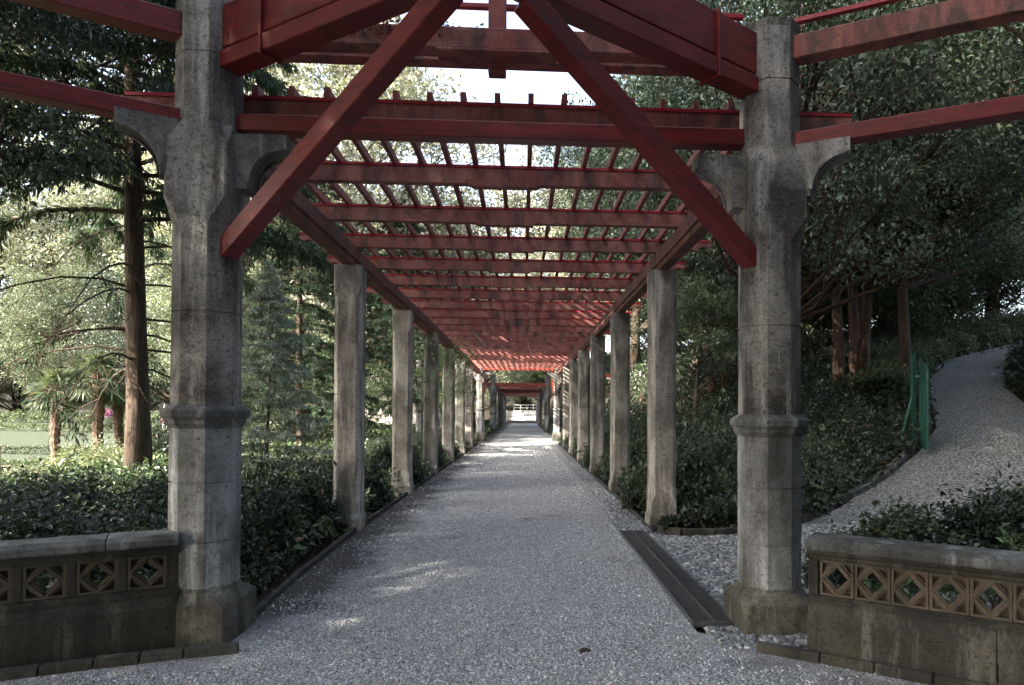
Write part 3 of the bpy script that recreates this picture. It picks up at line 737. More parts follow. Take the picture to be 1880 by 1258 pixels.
# tall, mostly unseen trees behind and beside the viewer, added to shade the entrance
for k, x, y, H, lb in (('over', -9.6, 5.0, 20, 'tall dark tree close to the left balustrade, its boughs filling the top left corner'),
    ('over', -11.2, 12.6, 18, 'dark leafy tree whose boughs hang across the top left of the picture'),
    ('over', 9.5, -3, 20, 'dark tree added for shade behind the right balustrade, unseen behind the viewer'), ('over', 5, -13, 22, 'unseen dark tree added for shade behind the entrance court, to the right'), ('over', 14, -9, 22, 'dark tree added for shade well off to the right, unseen behind the viewer'),  # out of view, added to cut the light on the pillar fronts
    ('mid', -12, -3.5, 20, 'unseen tall dark shade tree left of the entrance court'),
    ('near2', -6.5, -11, 22, 'unseen tall dark shade tree behind the entrance court'),
    ('over', -16.5, 2.0, 18, 'unseen tall dark tree added as a sun block farther out, left of the court'),  # added out of frame to block sun patches on the path
    ('mid', -19, -9.0, 20, 'unseen tall dark shade tree standing well off to the left of the court')):
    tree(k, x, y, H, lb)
for k, x, y, H, lb in (
    ('thick', -5, -10, 11, 'unseen low bushy tree added for shade behind the entrance court, left of the viewer'), ('thick', 2, -12, 12, 'unseen low bushy tree added for shade straight behind the viewer'), ('thick', 9, -9, 11, 'unseen low bushy tree added for shade behind the entrance court, right of the viewer'), ('thick', 14, 2, 10, 'low bushy tree well off to the right of the court'),  # those behind the viewer are unseen, added to dim light from the front
    ('thick', 14, 25, 7.5, 'low bushy tree in shade behind the middle trunks of the clump'), ('thick', 18, 31, 8, 'low bushy tree in shade between the clump and the bend of the path'), ('thick', 11.5, 31, 8, 'low bushy tree in shade left of the clump of brown trunks'), ('thick', 24, 27, 8, 'low bushy tree in shade beyond the hedge of the cobbled path'),
    ('thick', 13, 40, 10, 'low bushy tree up the slope, behind the clump of brown trunks'), ('thick', 22, 34, 10, 'low bushy tree above the bend of the cobbled path'),
    ('thick', 31, 30, 10, 'low bushy tree at the right edge, above the cobbled path'), ('thick', 9.5, 48, 9, 'low bushy tree on the slope right of the far posts'),
    ('thick', 9, 25, 8, 'low bushy tree in the wood behind the right pillar'), ('thick', 18, 46, 12, 'low bushy tree high on the slope, centre right'),
    ('thick', 5, 116, 11, 'low bushy tree closing the path end on the right'), ('thick', -5, 114, 11, 'low bushy tree closing the path end on the left'), ('thick', 0, 120, 13, 'low bushy tree closing the path end in the middle'),
    ('thick', -12, 68, 10, 'low bushy tree far behind the left posts'), ('thick', -52, 74, 13, 'low bushy tree beyond the lawn, at the far left'), ('thick', -42, 76, 12, 'low bushy tree beyond the lawn, left of the palms'),
    ('thick', -33, 74, 12, 'low bushy tree beyond the lawn, behind the palms'), ('thick', -24, 70, 11, 'low bushy tree beyond the lawn, behind the thick trunk'), ('thick', -9.5, 30, 6, 'low bushy tree between the young conifer and the lawn'),
    ('thick', -62, 62, 12, 'low bushy tree at the outer left corner of the lawn')):
    tree(k, x, y, H, lb)

# palms ----------------------------------------------------------------
def palm_parts(H):
    r = np.random.RandomState(5); mb = MB(); n = 26
    pts = [(.03*math.sin(i*.4), 0, H*i/(n-1)-.1*(i == 0)) for i in range(n)]; mb.tube(pts, [.11+.035*(i % 2)+.05*(i/n) for i in range(n)], 9)
    tm = mb.mesh('palm_trunk', M['palm_bark'])
    P = []; D = []; Nn = []; L = []; st = MB()
    for i in range(34):
        an = i*2.4; el = r.uniform(-.9, 1.2); d = np.array([math.cos(an)*math.cos(el), math.sin(an)*math.cos(el), math.sin(el)])
        b = np.array([0, 0, H]); hub = b+d*.62; st.tube([b, (b+hub)/2+np.array([0, 0, .05]), hub], [.02, .014, .01], 4, False)
        sd = np.cross(d, [0, 0, 1]); sd /= np.linalg.norm(sd)+1e-6; up = np.cross(sd, d)
        for k in range(26):
            a = rad(-115+230*k/25); v = d*math.cos(a)+sd*math.sin(a)-up*.1*abs(math.sin(a)); v[2] -= .25*r.rand()
            P.append(hub); D.append(v); Nn.append(up+r.normal(0, .1, 3)); L.append(.55*r.uniform(.8, 1.1))
    P = np.array(P); D = np.array(D); Nn = np.array(Nn); L = np.array(L)
    V, F, C = leaves(P, D, Nn, L, L*.09, leafcol(len(P), (.085, .11, .065), .3))
    return tm, fast_mesh('palm_fronds', V, F, M['leaf'], C, False), st.mesh('petioles', M['palm_bark'])
PT = palm_parts(3.0)
for x, y, s, lean, lb in ((-15.6, 24.2, .98, 0, 'leftmost palm, a slim upright trunk in front of the lawn'), (-14.3, 24.4, 1.1, -.02, 'middle palm, the tallest of the three fan palms'), (-13.9, 25.2, 1.0, -.13, 'rightmost palm, leaning left beside the middle one')):
    e = empty('palm_tree', lb, 'palm', (x, y, hz(x, y)-.1), rs.uniform(0, 6), 'fan palms in front of the lawn'); e.scale = (s, s, s); e.rotation_euler = (0, lean, 0)
    link('trunk', PT[0], e); c = link('crown', PT[1], e); link('leaf_stalks', PT[2], c)

# shrubs ---------------------------------------------------------------
SH = {'laurel': shrub('laurel', .8, .8, 8000, .068, (.026, .045, .027), 31),
      'ivy': shrub('ivy', .7, .75, 7500, .062, (.046, .074, .042), 32, wr=(.7, .95)),
      'pale': shrub('pale_shrub', .8, .8, 6500, .06, (.14, .17, .09), 33),
      'big': shrub('big_shrub', 1.0, 1.0, 9000, .06, (.055, .085, .05), 34),
      'thin': shrub('thin_plant', .55, .6, 420, .10, (.07, .12, .055), 35, stems=20, wr=(.3, .45))}
def bush(kind, x, y, s, hs, label, name='shrub', group=None):
    e = empty(name, label, 'shrub', (x, y, hz(x, y)-.03), rs.uniform(0, 6.28), group); e.scale = (s, s, hs)
    link('stems', SH[kind][0], e); link('leaves', SH[kind][1], e); return e
GS = 'shrubs in the beds beside the pergola'
onum = ('first', 'second', 'third', 'fourth', 'fifth', 'sixth')
# left bed in front of and behind the balustrade
hx = [(-2.72, 6.0, .95, .85, 'dark laurel right against the back of the left pillar'), (-2.62, 7.2, .95, 1.0, 'dark laurel between the left pillar and the first left-hand post'), (-2.72, 8.45, .95, 1.2, 'dark laurel wrapped round the foot of the first left-hand post'),
      (-4.0, 6.3, 1.1, .85, 'dark laurel behind the right end of the left balustrade'), (-5.4, 6.0, 1.15, .8, 'dark laurel behind the middle of the left balustrade'), (-6.8, 6.3, 1.2, .8, 'dark laurel behind the left end of the left balustrade'),
      (-3.9, 8.2, 1.1, .9, 'dark laurel in the second row, in front of the young conifer'), (-5.5, 8.0, 1.2, .85, 'dark laurel in the second row, in front of the thick brown trunk'), (-7.2, 8.4, 1.3, .8, 'dark laurel in the second row, in front of the palms'),
      (-4.5, 10.2, 1.2, .9, 'dark laurel at the foot of the young conifer'), (-6.6, 10.5, 1.3, .8, 'laurel beside the foot of the thick brown trunk'), (-8.8, 10.2, 1.4, .75, 'laurel at the back left of the bed')]
for x, y, s, h, lb in hx: bush('laurel', x, y, s, h, lb, group=GS)
for i in range(6):
    y = 10.9+3.96*i
    bush('ivy' if i % 2 else 'laurel', -2.75+rs.uniform(-.1, .1), y, .9, .95+.1*rs.rand(), 'leafy shrub beside the %s left-hand pergola post' % onum[i], group=GS)
    bush('pale' if i < 3 else 'big', -4.2+rs.uniform(-.3, .3), y+.6, 1.3, .75, 'low lighter shrub a step behind the %s left-hand pergola post' % onum[i], group=GS)
    bush('ivy', 2.75+rs.uniform(-.1, .1), y-.9, .95, 1.35-.05*i, 'ivy-like shrub in front of the %s right-hand bay of the pergola' % onum[i], group=GS)
    bush('ivy', 2.26+rs.uniform(-.05, .08), y-.1, .62, 1.15+.2*rs.rand(), 'ivy clump spilling over the kerb just before the %s right-hand bay ends' % onum[i], group=GS)
    bush('ivy' if i else 'laurel', -2.3+rs.uniform(-.08, .05), y-.3+rs.uniform(-.4, .4), .58, .85+.3*rs.rand(), 'leafy clump at the kerb after the %s left-hand post' % onum[i], group=GS)
    bush('big', 3.5+rs.uniform(-.1, .3), y+1.0, 1.05, 1.35, 'fuller green shrub at the back of the %s right-hand bay of the pergola' % onum[i], group=GS)
for i in range(8):
    y = 37+6.6*i
    for s, w_ in ((-1, 'left'), (1, 'right')):
        bush('ivy', s*(3.6 if y < 51 else 2.9), y, 1.1, 1.0, ('far shrub %s of the path, beside ' % w_)+('the far pavilion, near side', 'the far pavilion, far side', 'the start of the second pergola', 'the second pergola, a quarter along', 'the second pergola, half way', 'the second pergola, past half way', 'the second pergola, near its end', 'the end of the second pergola')[i], group=GS)
for x, y, s, h, k, lb in ((2.95, 9.5, .7, .75, 'ivy', 'low ivy clump beside the foot of the first right-hand post'), (3.9, 10.4, .9, .9, 'ivy', 'ivy mound in the corner bed behind the right pillar'),
    (5.2, 11.7, 1.1, 1.0, 'big', 'glossy mound right of the right pillar, nearest the cobbles'), (6.3, 13.2, 1.2, 1.1, 'big', 'glossy mound to the left of the green gate'), (7.0, 15.2, 1.2, 1.2, 'laurel', 'dark mound under the brown trunks'),
    (4.6, 13.0, 1.2, 1.3, 'big', 'tall mound showing between the right pillar and the first right-hand post'), (5.2, 15.6, 1.3, 1.3, 'big', 'rounded mound behind the right pillar'), (8.3, 17.0, 1.3, 1.0, 'laurel', 'dark mound behind the green gate'),
    (4.2, 17.5, 1.3, 1.2, 'ivy', 'mound at the foot of the small pale-trunked tree'), (6.8, 19.5, 1.5, 1.2, 'laurel', 'dark mound deep in the right-hand wood'),
    (3.1, 5.9, .5, .62, 'laurel', 'low dark clump behind the right pillar end of the right balustrade'), (3.85, 6.2, .85, .85, 'ivy', 'low dark clump behind the second and third terracotta tiles'), (4.75, 6.3, 1.05, 1.0, 'laurel', 'low dark clump behind the middle of the right balustrade'), (5.7, 6.8, 1.1, .95, 'ivy', 'spreading dark clump between the right balustrade and the cobbles'), (6.5, 6.3, 1.15, 1.05, 'laurel', 'dark clump between balustrade and cobbles at the right picture edge'), (7.2, 7.3, .8, .8, 'laurel', 'dark clump on the lower right edge of the cobbled path'),
    (3.3, 5.35, .75, .85, 'thin', 'thin leafy plant just behind the near end of the right balustrade'), (3.9, 5.0, .8, .9, 'thin', 'thin leafy plant second along behind the right balustrade'), (4.5, 5.3, .9, 1.25, 'thin', 'thin leafy plant third along behind the right balustrade'),
    (5.2, 5.6, 1.0, 1.4, 'thin', 'thin leafy plant fourth along behind the right balustrade'), (5.2, 4.6, .9, .95, 'ivy', 'dark leafy clump behind the right balustrade at the picture edge'),
    (12.9, 14.6, 1.5, 1.0, 'laurel', 'dark hedge-like bush at the right edge of the cobbled path'), (13.6, 16.4, 1.3, .9, 'laurel', 'second dark bush up the right edge of the cobbled path'), (15.3, 18.2, 1.5, 1.0, 'laurel', 'third dark bush up the right edge of the cobbled path'),
    (-13.6, 22.8, 1.6, 1.4, 'pale', 'pale sunlit shrub at the foot of the middle palm'), (-12.3, 24, 1.7, 2.0, 'laurel', 'dark shrub between the palms and the thick trunk'), (-12.0, 21.5, 1.5, 1.1, 'pale', 'pale sunlit shrub left of the foot of the thick trunk'), (-14.8, 21.8, 1.2, .8, 'pale', 'low pale shrub under the leftmost palm')):
    bush(k, x, y, s, h, lb, group=GS)

# hedge along the upper path (sunlit top), clipped hedges on the lawn
def hedge(label, pts, w, h, n, ls, base, cat='hedge', name='clipped_hedge', group=None):
    P0 = np.array(pts, float); seg = np.linalg.norm(np.diff(P0, axis=0), axis=1); cum = np.concatenate([[0], np.cumsum(seg)])
    r = rs; t = r.rand(n)*cum[-1]; x = np.interp(t, cum, P0[:, 0]); y = np.interp(t, cum, P0[:, 1])
    k = np.clip(np.searchsorted(cum, t)-1, 0, len(seg)-1); d = np.diff(P0, axis=0)[k]/seg[k][:, None]; nrm = np.stack([-d[:, 1], d[:, 0]], -1)
    a = r.rand(n)*PI; rr = r.uniform(.75, 1.05, n)*(1+.15*np.sin(t*3.1)+.1*np.sin(t*7.7)); ox = np.cos(a)*w/2*rr; oz = np.sin(a)**.6*h*rr
    X = x+nrm[:, 0]*ox; Y = y+nrm[:, 1]*ox; P = np.stack([X, Y, hgt(X, Y)+oz*.98], -1)
    out = np.stack([nrm[:, 0]*np.cos(a), nrm[:, 1]*np.cos(a), np.sin(a)], -1); D = unit(n)*.8+out*.5; Nn = unit(n)*.6+out
    L = ls*np.exp(r.normal(0, .22, n)); V, F, C = leaves(P, D, Nn, L, L*.55, leafcol(n, base, .35)); c = P0.mean(0)
    V[:, 0] -= c[0]; V[:, 1] -= c[1]
    o = link(name, fast_mesh(name, V, F, M['leaf'], C, False), None, (c[0], c[1], 0)); return tag(o, label, cat, group)
hedge('low leafy hedge along the upper edge of the cobbled path, its top catching the sun', [(9.0, 16.3), (10.6, 18.8), (12.6, 21.2), (15, 22.8), (18, 24), (26, 26.5)], 1.6, .75, 26000, .08, (.10, .145, .075))
hedge('second hedge up the slope behind the hedge of the cobbled path', [(10.5, 21.5), (13, 24), (18, 26.5), (27, 29.5)], 3.0, .9, 20000, .09, (.12, .145, .10))
GL = 'clipped hedges across the lawn'
hedge('nearest clipped hedge at the front of the lawn', [(-30, 27.5), (-16, 26)], .7, .35, 5000, .10, (.08, .11, .055), group=GL)
hedge('second clipped hedge across the lawn', [(-36, 34), (-17, 31.5)], .6, .30, 5000, .10, (.07, .10, .05), group=GL)
hedge('third clipped hedge across the lawn', [(-50, 51), (-18, 46)], .9, .45, 7000, .13, (.09, .12, .06), group=GL)
hedge('farthest clipped hedge across the lawn, below the trees', [(-58, 62), (-16, 56)], 1.6, .9, 10000, .15, (.14, .19, .10), group=GL)
sheet('garden_walk', [(-30, 24.3), (-15.5, 22.8), (-15.5, 21.6), (-30, 22.6)], hz(-20, 23)+.05, M['gravel'])

# undergrowth ----------------------------------------------------------
def inpoly(x, y, poly):
    c = np.zeros(len(x), bool); n = len(poly)
    for i in range(n):
        x1, y1 = poly[i]; x2, y2 = poly[i-1]
        with np.errstate(all='ignore'): c ^= ((y1 > y) != (y2 > y)) & (x < (x2-x1)*(y-y1)/(y2-y1+1e-12)+x1)
    return c
COB = CL+CR[::-1]
def undergrowth(name, label, sampler, n, ls, base, hmax, leafm):
    x, y = sampler(n); k = ~inpoly(x, y, COB) & ~((x > -2.0) & (x < 1.97)) & ~((y < 5.0) & (x > 1.2)); x = x[k]; y = y[k]; n = len(x)
    d = np.hypot(x, y); m_ = .5+.5*np.sin(x*1.7+np.sin(y*1.3)*2)*np.cos(y*1.1+np.cos(x*.9)*2)
    z = hgt(x, y)+rs.rand(n)**1.3*hmax*(.25+.9*m_)
    L = ls*np.exp(rs.normal(0, .25, n))*(.7+d/26); P = np.stack([x, y, z], -1)
    D = unit(n)*.9+np.array([0, 0, .15]); Nn = unit(n)*.6+np.array([0, 0, 1.])
    V, F, C = leaves(P, D, Nn, L, L*.6, leafcol(n, base, .4, .7+.6*m_))
    o = link(name, fast_mesh(name, V, F, leafm, C, False)); tag(o, label, 'ground cover', kind='stuff'); return o
def s_right(n):
    y = 8.6+55*rs.rand(n)**1.7; x = 2.0+(4+.75*y)*rs.rand(n)**1.2; return x, y
def s_left(n):
    y = 5.2+60*rs.rand(n)**1.7; x = -2.05-(7+.12*y)*rs.rand(n)**1.1; return x, y
undergrowth('undergrowth', 'dark leafy undergrowth covering the wooded slope on the right', s_right, 130000, .085, (.035, .055, .032), .55, M['leaf_gloss'])
undergrowth('undergrowth', 'green leafy ground cover in the bed on the left', s_left, 90000, .08, (.055, .085, .042), .45, M['leaf_gloss'])
# dead leaves and twigs
def litter(n):
    # trodden leaves gather where the gravel is thin
    x = np.concatenate([rs.uniform(-2.6, -1.65, n//3), rs.uniform(1.3, 4.4, n//3), rs.uniform(-1.7, 1.5, n//12)])
    y = np.concatenate([rs.uniform(4.6, 14, n//3), rs.uniform(7.9, 9.8, n//3), rs.uniform(3.4, 14, n//12)]); m = len(x)
    P = np.stack([x, y, hgt(x, y)+.013], -1); D = unit(m)*np.array([1, 1, .15]); Nn = unit(m)*.25+np.array([0, 0, 1.]); L = rs.uniform(.015, .04, m)
    V, F, C = leaves(P, D, Nn, L, L*.5, np.clip(np.array([[.13, .085, .05]])*np.exp(rs.normal(0, .4, (m, 1))), 0, .4))
    tag(link('leaf_litter', fast_mesh('leaf_litter', V, F, M['leaf'], C, False)), 'dry brown fallen leaves along the path edges', 'leaf litter', kind='stuff')
litter(3200)

# loose stones --------------------------------------------------------
def stones(name, label, x, y, size, cols, dz, flat=.6):
    n = len(x); S = size*np.exp(rs.normal(0, .25, n))
    cube = np.array([(-1,-1,-1),(1,-1,-1),(1,1,-1),(-1,1,-1),(-1,-1,1),(1,-1,1),(1,1,1),(-1,1,1)], float)*.5
    Fq = np.array([(0,3,2,1),(4,5,6,7),(0,1,5,4),(1,2,6,5),(2,3,7,6),(3,0,4,7)])
    V = np.repeat(cube[None], n, 0)*rs.uniform(.65, 1.0, (n, 8, 3)); V *= np.stack([rs.uniform(.8, 1.4, n), rs.uniform(.7, 1., n), np.full(n, flat)], -1)[:, None]
    a = rs.rand(n)*6.28; ca = np.cos(a)[:, None]; sa = np.sin(a)[:, None]
    X = V[..., 0]*ca-V[..., 1]*sa; Y = V[..., 0]*sa+V[..., 1]*ca; V = np.stack([X, Y, V[..., 2]+X*rs.normal(0, .25, (n, 1))], -1)*S[:, None, None]
    V += np.stack([x, y, hgt(x, y)+dz+S*.12], -1)[:, None]
    F = (Fq[None]+np.arange(n)[:, None, None]*8).reshape(-1, 4)
    C = np.array(cols)[None]*np.clip(np.exp(rs.normal(0, .42, (n, 1))), .3, 1.7)*(1+rs.normal(0, .03, (n, 3))); C = np.repeat(np.concatenate([C, np.ones((n, 1))], 1), 8, 0)
    o = link(name, fast_mesh(name, V.reshape(-1, 3), F, M['pebble'], np.clip(C, 0, .85), True)); tag(o, label, 'gravel', kind='stuff')
n = 85000; y = 3.2+30*rs.rand(n)**2.6; x = rs.uniform(-1.85, 1.43, n)+np.where(y < 4.4, rs.uniform(-1, 1, n), 0)
k = ~((x > 1.62) & (y > 4.1)) & ~((x < -1.6) & (y > 4.2) & (y < 5.3)) & ~((x > 1.42) & (y > 4.7)); x = x[k]; y = y[k]
drop = sm(1.15, 1.7, -x+.25*np.sin(y*2.1)+.15*np.sin(y*5.3))*.85*(y > 4.9)
for cx, cy, a, b in ((-1.25, 7.2, .6, .35), (.75, 10.3, .5, .9), (-.35, 4.5, .3, .12), (-.95, 5.0, .35, .15), (.55, 5.6, .4, .25), (1.2, 7.4, .25, .3), (1.5, 4.55, .35, .25)):
    drop = np.maximum(drop, .8*np.exp(-((x-cx)/a)**2-((y-cy)/b)**2))
k = rs.rand(len(x)) > drop; x = x[k]; y = y[k]
stones('loose_gravel', 'loose pale gravel stones scattered over the walk', x, y, .0125*(1+np.clip(y-6, 0, 30)*.05), (.50, .52, .535), .006)
n = 24000; x = 1.45+3.4*rs.rand(n)**1.2; y = rs.uniform(4.4, 9.0, n)
k = ((x > 1.78) | (y < 4.85)) & inpoly(x, y, COB) & (np.hypot(x-2, y-4.9) > .27); x = x[k]; y = y[k]
sy = 8.7+12*rs.rand(5000)**1.5; sx_ = rs.uniform(1.5, 1.86, 5000); x = np.concatenate([x, sx_]); y = np.concatenate([y, sy])
stones('pebble_paving', 'rounded pale pebbles set beside the drain and behind the right pillar', x, y, .027, (.36, .375, .385), .004, .7)

# climbing vines on the left posts --------------------------------------
def vine(label, x, y, h, n, base, seed, thick, spread):
    r = np.random.RandomState(seed); e = empty('climbing_vine', label, 'vine', (x, y, 0)); mb = MB(); tips = []
    for k in range(5 if thick > .03 else 3):
        pts = []; ph = r.rand()*6
        for i in range(24):
            f = i/23; a = ph+f*7; q = .09*(1-.4*f); pts.append((q*math.cos(a)+.28*math.sin(f*3)*(-1)+r.normal(0, .012), q*math.sin(a)+r.normal(0, .012), h*f-.05))
        mb.tube(pts, [thick*(1-.6*i/23)*(1+.15*math.sin(i*1.7+k)) for i in range(24)], 7)
        tips.append(pts[-1])
    base_t = list(tips)
    for k in range(14):
        s0 = Vector(base_t[k % len(base_t)])-Vector((0, 0, r.uniform(0, h*.5))); v = Vector(unit(1, r)[0]); v.z = abs(v.z)*.3; e1 = s0+v*spread*r.uniform(.5, 1)
        mb.tube([s0, (s0+e1)/2+Vector((0, 0, .15)), e1, e1+Vector((v.x*.1, v.y*.1, -.25))], [.012, .009, .006, .003], 4, False); tips.append(e1)
    mb.build('stem', M['bark_grey'], e, smooth=True)
    tp = np.array([tuple(t) for t in tips]); idx = r.randint(0, len(tp), n); P = tp[idx]+r.normal(0, .22, (n, 3)); D = unit(n, r)+np.array([0, 0, -.4]); Nn = unit(n, r)+np.array([0, 0, .8])
    L = .09*np.exp(r.normal(0, .2, n)); V, F, C = leaves(P, D, Nn, L, L*.4, leafcol(n, base, .3, r=r)); link('leaves', fast_mesh('vine_leaves', V, F, M['leaf'], C, False), e)
vine('twisted grey woody vine climbing beside the third left-hand pergola post', -2.5, 16.6, 3.5, 420, (.16, .24, .12), 3, .07, .9)
vine('thin light green vine on the fourth left-hand pergola post', -2.35, 21.0, 3.4, 2200, (.20, .30, .15), 4, .02, .7)
vine('leafy vine hanging by the fifth left-hand pergola post', -2.3, 24.9, 3.4, 1800, (.10, .16, .08), 6, .02, .7)

# ------------------------------------------------------------------ green gate
ge = empty('garden_gate', 'green painted garden gate standing open beside the cobbled path, with a slanting prop', 'gate', (7.55, 12.35, hz(7.55, 12.35)-.03), 0)
gd = Vector((math.sin(rad(29)), math.cos(rad(29)), 0))     # leaf lies almost along the line of sight
gx = Vector((gd.y, -gd.x, 0))
mb = MB(); mb.bar((0, .1, 0), (0, .1, 1.78), .07, .07, (0, 1, 0)); mb.build('gate_post', M['green'], ge, bevel=.004)
mb = MB(); mb.bar((-.33, 0, .02), (-.03, .08, .95), .05, .04); mb.build('prop', M['green'], ge, bevel=.003)
lf = MB(); a0 = Vector((.09, .02, 0)); dd = Vector((-.40, -.885, 0)).normalized()
Lg = .95
lf.bar(a0+Vector((0, 0, .05)), a0+dd*Lg+Vector((0, 0, .05)), .03, .04)
for t in (0, Lg): lf.bar(a0+dd*t+Vector((0, 0, .03)), a0+dd*t+Vector((0, 0, 1.70 if t == 0 else 1.50)), .035, .035, tuple(dd))
for z in (.10, .32, 1.30): lf.bar(a0+Vector((0, 0, z)), a0+dd*Lg+Vector((0, 0, z)), .03, .04)
fr = lf.build('gate_leaf', M['green'], ge)
pn = MB()
for i in range(10):
    t = (i+.5)/10*Lg; q = a0+dd*t; pn.bar(q+Vector((0, 0, .05)), q+Vector((0, 0, 1.66-.16*math.sin(PI*.5*i/9))), .012, .082, tuple(dd))
pn.build('pickets', M['green'], fr)
for z in (.35, 1.35):
    mb = MB(); mb.bar((.0, .1, z), tuple(a0+Vector((0, 0, z))), .03, .05); mb.build('hinge', M['green'], ge)

# ------------------------------------------------------------------ distant garden objects
def lathe(mb, prof, n=14):
    b = len(mb.v)
    for r_, z in prof:
        for k in range(n): mb.v.append(Vector((r_*math.cos(2*PI*k/n), r_*math.sin(2*PI*k/n), z)))
    for i in range(len(prof)-1):
        for k in range(n): mb.f.append([b+i*n+k, b+i*n+(k+1) % n, b+(i+1)*n+(k+1) % n, b+(i+1)*n+k])
def urn(label, x, y, s, flowers, ped=True, group=None):
    z = hz(x, y); e = empty('flower_urn', label, 'urn', (x, y, z), 0, group); e.scale = (s, s, s)
    if ped:
        mb = MB(); mb.box(-.32, .32, -.32, .32, -.1, .12); mb.box(-.24, .24, -.24, .24, .12, .80); mb.box(-.30, .30, -.30, .30, .80, .90); mb.build('pedestal', M['white'], e, bevel=.01)
    mb = MB(); b = .9 if ped else 0
    lathe(mb, [(.14, b), (.10, b+.06), (.12, b+.12), (.26, b+.22), (.32, b+.42), (.36, b+.48), (.34, b+.50), (.26, b+.46), (0, b+.44)]); mb.build('bowl', M['white'], e, smooth=True)
    if flowers:
        n = 420; P = unit(n)*np.array([.38, .38, .26])*rs.uniform(.5, 1, (n, 1))+np.array([0, 0, b+.6]); L = np.full(n, .10)
        C = np.where(rs.rand(n, 1) < .55, np.array([[.30, .10, .38]]), np.array([[.42, .22, .20]]))*np.exp(rs.normal(0, .2, (n, 1)))
        V, F, C = leaves(P, unit(n), unit(n), L, L*.8, C); link('flowers', fast_mesh('flowers', V, F, M['leaf'], C, False), e)
urn('pale stone urn on a pedestal at the very end of the path axis', 0.05, 95.5, 1.05, False)
urn('white flower urn at the left picture edge beyond the lawn', -41.5, 53.5, 1.6, True, False)
urn('flower urn showing left of the thick brown trunk beyond the lawn', -31.0, 53, 1.6, True, False)
urn('white flower urn showing between the thick trunk and the left pillar', -22.8, 46, 1.3, True, False)
# small potted plant on the walk
pp = empty('potted_plant', 'small potted plant on the garden walk at the left edge', 'potted plant', (-18.0, 25.0, hz(-18, 25)))
mb = MB(); lathe(mb, [(0, 0), (.22, 0), (.34, .22), (.36, .26), (.32, .26), (.28, .22), (0, .2)]); mb.build('bowl', M['terra'], pp)
mb = MB(); mb.tube([(0, 0, .2), (.02, 0, .6), (0, .02, .95)], [.03, .02, .01], 5)
for k in range(7): mb.bar((0, 0, .9), (.22*math.cos(k*.9), .22*math.sin(k*.9), 1.0+.1*math.sin(k*2)), .02, .006)
mb.build('stem', M['bark_grey'], pp)
# white railing and low end wall behind the urn
rl = empty('railing', 'white painted railing at the end of the path behind the urn', 'railing', (1.2, 106, hz(1.2, 106)))
mb = MB()
for z in (.5, .95, 1.4): mb.box(-2.4, 1.6, -.03, .03, z, z+.07)
for x in (-2.4, -1.4, -.4, .6, 1.53): mb.box(x, x+.07, -.034, .034, 0, 1.5)
mb.build('rails', M['white'], rl)
for s, w_ in ((-1, 'left'), (1, 'right')):
    mb = MB(); mb.box(-.4, .4, -.4, .4, -.2, 1.5); mb.box(-.47, .47, -.47, .47, 1.5, 1.62); o = mb.build('gate_pier', M['white'], None, bevel=.01, loc=(2.35*s+.0, 93.2, 0)); tag(o, 'squat white pier on the %s side at the end of the second pergola' % w_, 'pier')
# pale house glimpsed between the trunks
def house(label, x, y, w, d, h, rz):
    e = empty('house', label, 'house', (x, y, hz(x, y)-.2), rz)
    mb = MB(); mb.box(-w/2, w/2, -d/2, d/2, 0, h); wl = mb.build('wall', M['house'], e)
    mb = MB(); v = [(-w/2-.3, -d/2-.3, h), (w/2+.3, -d/2-.3, h), (w/2+.3, d/2+.3, h), (-w/2-.3, d/2+.3, h), (-w/2+1.5, 0, h+1.6), (w/2-1.5, 0, h+1.6)]
    mb.add(v, [(0, 1, 5, 4), (1, 2, 5), (2, 3, 4, 5), (3, 0, 4), (3, 2, 1, 0)]); mb.build('roof', M['roof'], e)
    n = int(w//2.2)
    for i in range(n):
        xx = -w/2+(i+.5)*w/n; mb = MB(); mb.box(xx-.45, xx+.45, -d/2-.03, -d/2+.02, .9, 2.3); mb.box(xx-.55, xx+.55, -d/2-.10, -d/2, .78, .88); f = mb.build('window_frame', M['white'], e)
        mb = MB(); mb.box(xx-.38, xx+.38, -d/2-.045, -d/2-.032, .97, 2.23); mb.build('pane', M['glass'], f)
    return e
house('low pale plastered garden house glimpsed between the first two left-hand posts', -14.5, 60, 12, 6, 5.0, 0)

# small things on the ground and hanging twigs
mb = MB(); mb.tube([(.0, 0, .015), (.025, .006, .022), (.055, .0, .02), (.075, .004, .014)], [.010, .015, .012, .006], 7)
tag(mb.build('wood_chip', M['bark_grey'], None, loc=(.57, 4.38, .0)), 'small dark lump of wood lying on the gravel near the viewer', 'wood chip')
r = np.random.RandomState(9)
for (x, y, l, lb) in ((.35, 21.2, .55, 'thin pale twig dangling from the cross beams over the middle of the path'), (-1.2, 18.5, .4, 'thin pale twig caught in the cross beams left of the middle')):
    p = [(0, 0, 0)]
    for i in range(6): p.append((p[-1][0]+r.uniform(0, .09), p[-1][1]+r.uniform(-.03, .03), p[-1][2]-l/6))
    mb = MB(); mb.tube(p, [.012-.0012*i for i in range(7)], 5); tag(mb.build('hanging_twig', M['white'], None, loc=(x, y, 3.70)), lb, 'twig')
# withered creeper on the pavilion tie beam
n = 900; x = np.where(rs.rand(n) < .6, rs.normal(-.75, .28, n), rs.normal(1.15, .12, n)); P = np.stack([x, 4.775-rs.rand(n)*.05, 4.255-rs.rand(n)**1.3*.10], -1)
L = rs.uniform(.015, .045, n); V, F, C = leaves(P, unit(n), unit(n), L, L*.4, np.clip(np.array([[.16, .065, .045]])*np.exp(rs.normal(0, .5, (n, 1))), 0, .4))
tag(link('withered_creeper', fast_mesh('withered_creeper', V, F, M['leaf'], C, False)), 'withered brown creeper clinging to the pavilion tie beam', 'creeper')

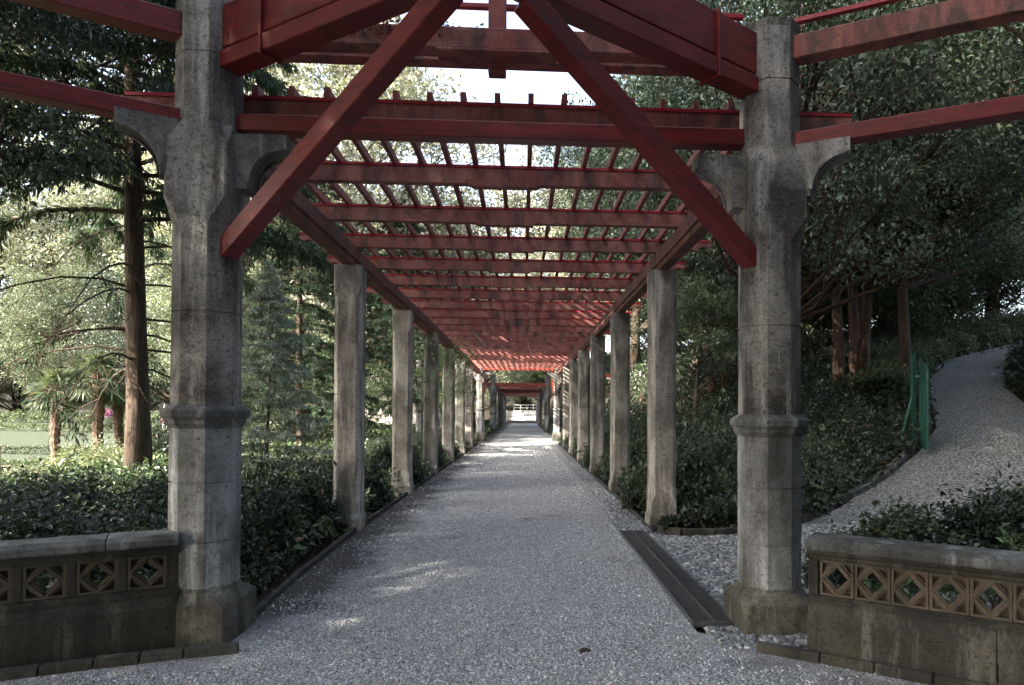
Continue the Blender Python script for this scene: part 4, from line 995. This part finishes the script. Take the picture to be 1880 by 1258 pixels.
# ------------------------------------------------------------------ light, sky, camera
SUN_EL = rad(29); SUN_DIR = Vector((-.83, -.50, 0)).normalized()
w = bpy.data.worlds.new('World'); scene.world = w; w.use_nodes = True
nt = w.node_tree; bg = nt.nodes['Background']
sky = nt.nodes.new('ShaderNodeTexSky'); sky.sky_type = 'NISHITA'; sky.sun_disc = False
sky.sun_elevation = SUN_EL; sky.sun_rotation = math.atan2(SUN_DIR.x, SUN_DIR.y)
sky.air_density = 1.0; sky.dust_density = 5.0; sky.ozone_density = 1.0
hs = nt.nodes.new('ShaderNodeHueSaturation'); hs.inputs['Saturation'].default_value = .72; nt.links.new(sky.outputs[0], hs.inputs['Color'])
nt.links.new(hs.outputs[0], bg.inputs['Color']); bg.inputs['Strength'].default_value = .15
sl = bpy.data.lights.new('sun', 'SUN'); sl.energy = 4.6; sl.angle = rad(.5); sl.color = (1, .90, .76)
so = bpy.data.objects.new('sun', sl); COL.objects.link(so)
v = Vector((SUN_DIR.x*math.cos(SUN_EL), SUN_DIR.y*math.cos(SUN_EL), math.sin(SUN_EL)))
so.rotation_euler = v.to_track_quat('Z', 'Y').to_euler()

cam = bpy.data.cameras.new('camera'); co = bpy.data.objects.new('camera', cam); COL.objects.link(co); scene.camera = co
cam.sensor_width = 36; cam.lens = 24; cam.clip_end = 2000; cam.clip_start = .05
cam.shift_x = (940-1038)/1880; cam.shift_y = (739-629)/1880
yaw = rad(3.56); pitch = rad(.76); roll = rad(.25)
Fw = Vector((math.sin(yaw)*math.cos(pitch), math.cos(yaw)*math.cos(pitch), math.sin(pitch)))
R0 = Vector((math.cos(yaw), -math.sin(yaw), 0)); U0 = R0.cross(Fw)
Rr = R0*math.cos(roll)+U0*math.sin(roll); Uu = Rr.cross(Fw)
co.matrix_world = Matrix(((Rr.x, Uu.x, -Fw.x, .2), (Rr.y, Uu.y, -Fw.y, 0), (Rr.z, Uu.z, -Fw.z, 1.55), (0, 0, 0, 1)))
scene.view_settings.view_transform = 'Standard'; scene.view_settings.look = 'None'
scene.view_settings.exposure = 2.6; scene.view_settings.gamma = 1
scene.cycles.max_bounces = 6; scene.cycles.diffuse_bounces = 4; scene.cycles.use_denoising = True
scene.cycles.transparent_max_bounces = 4
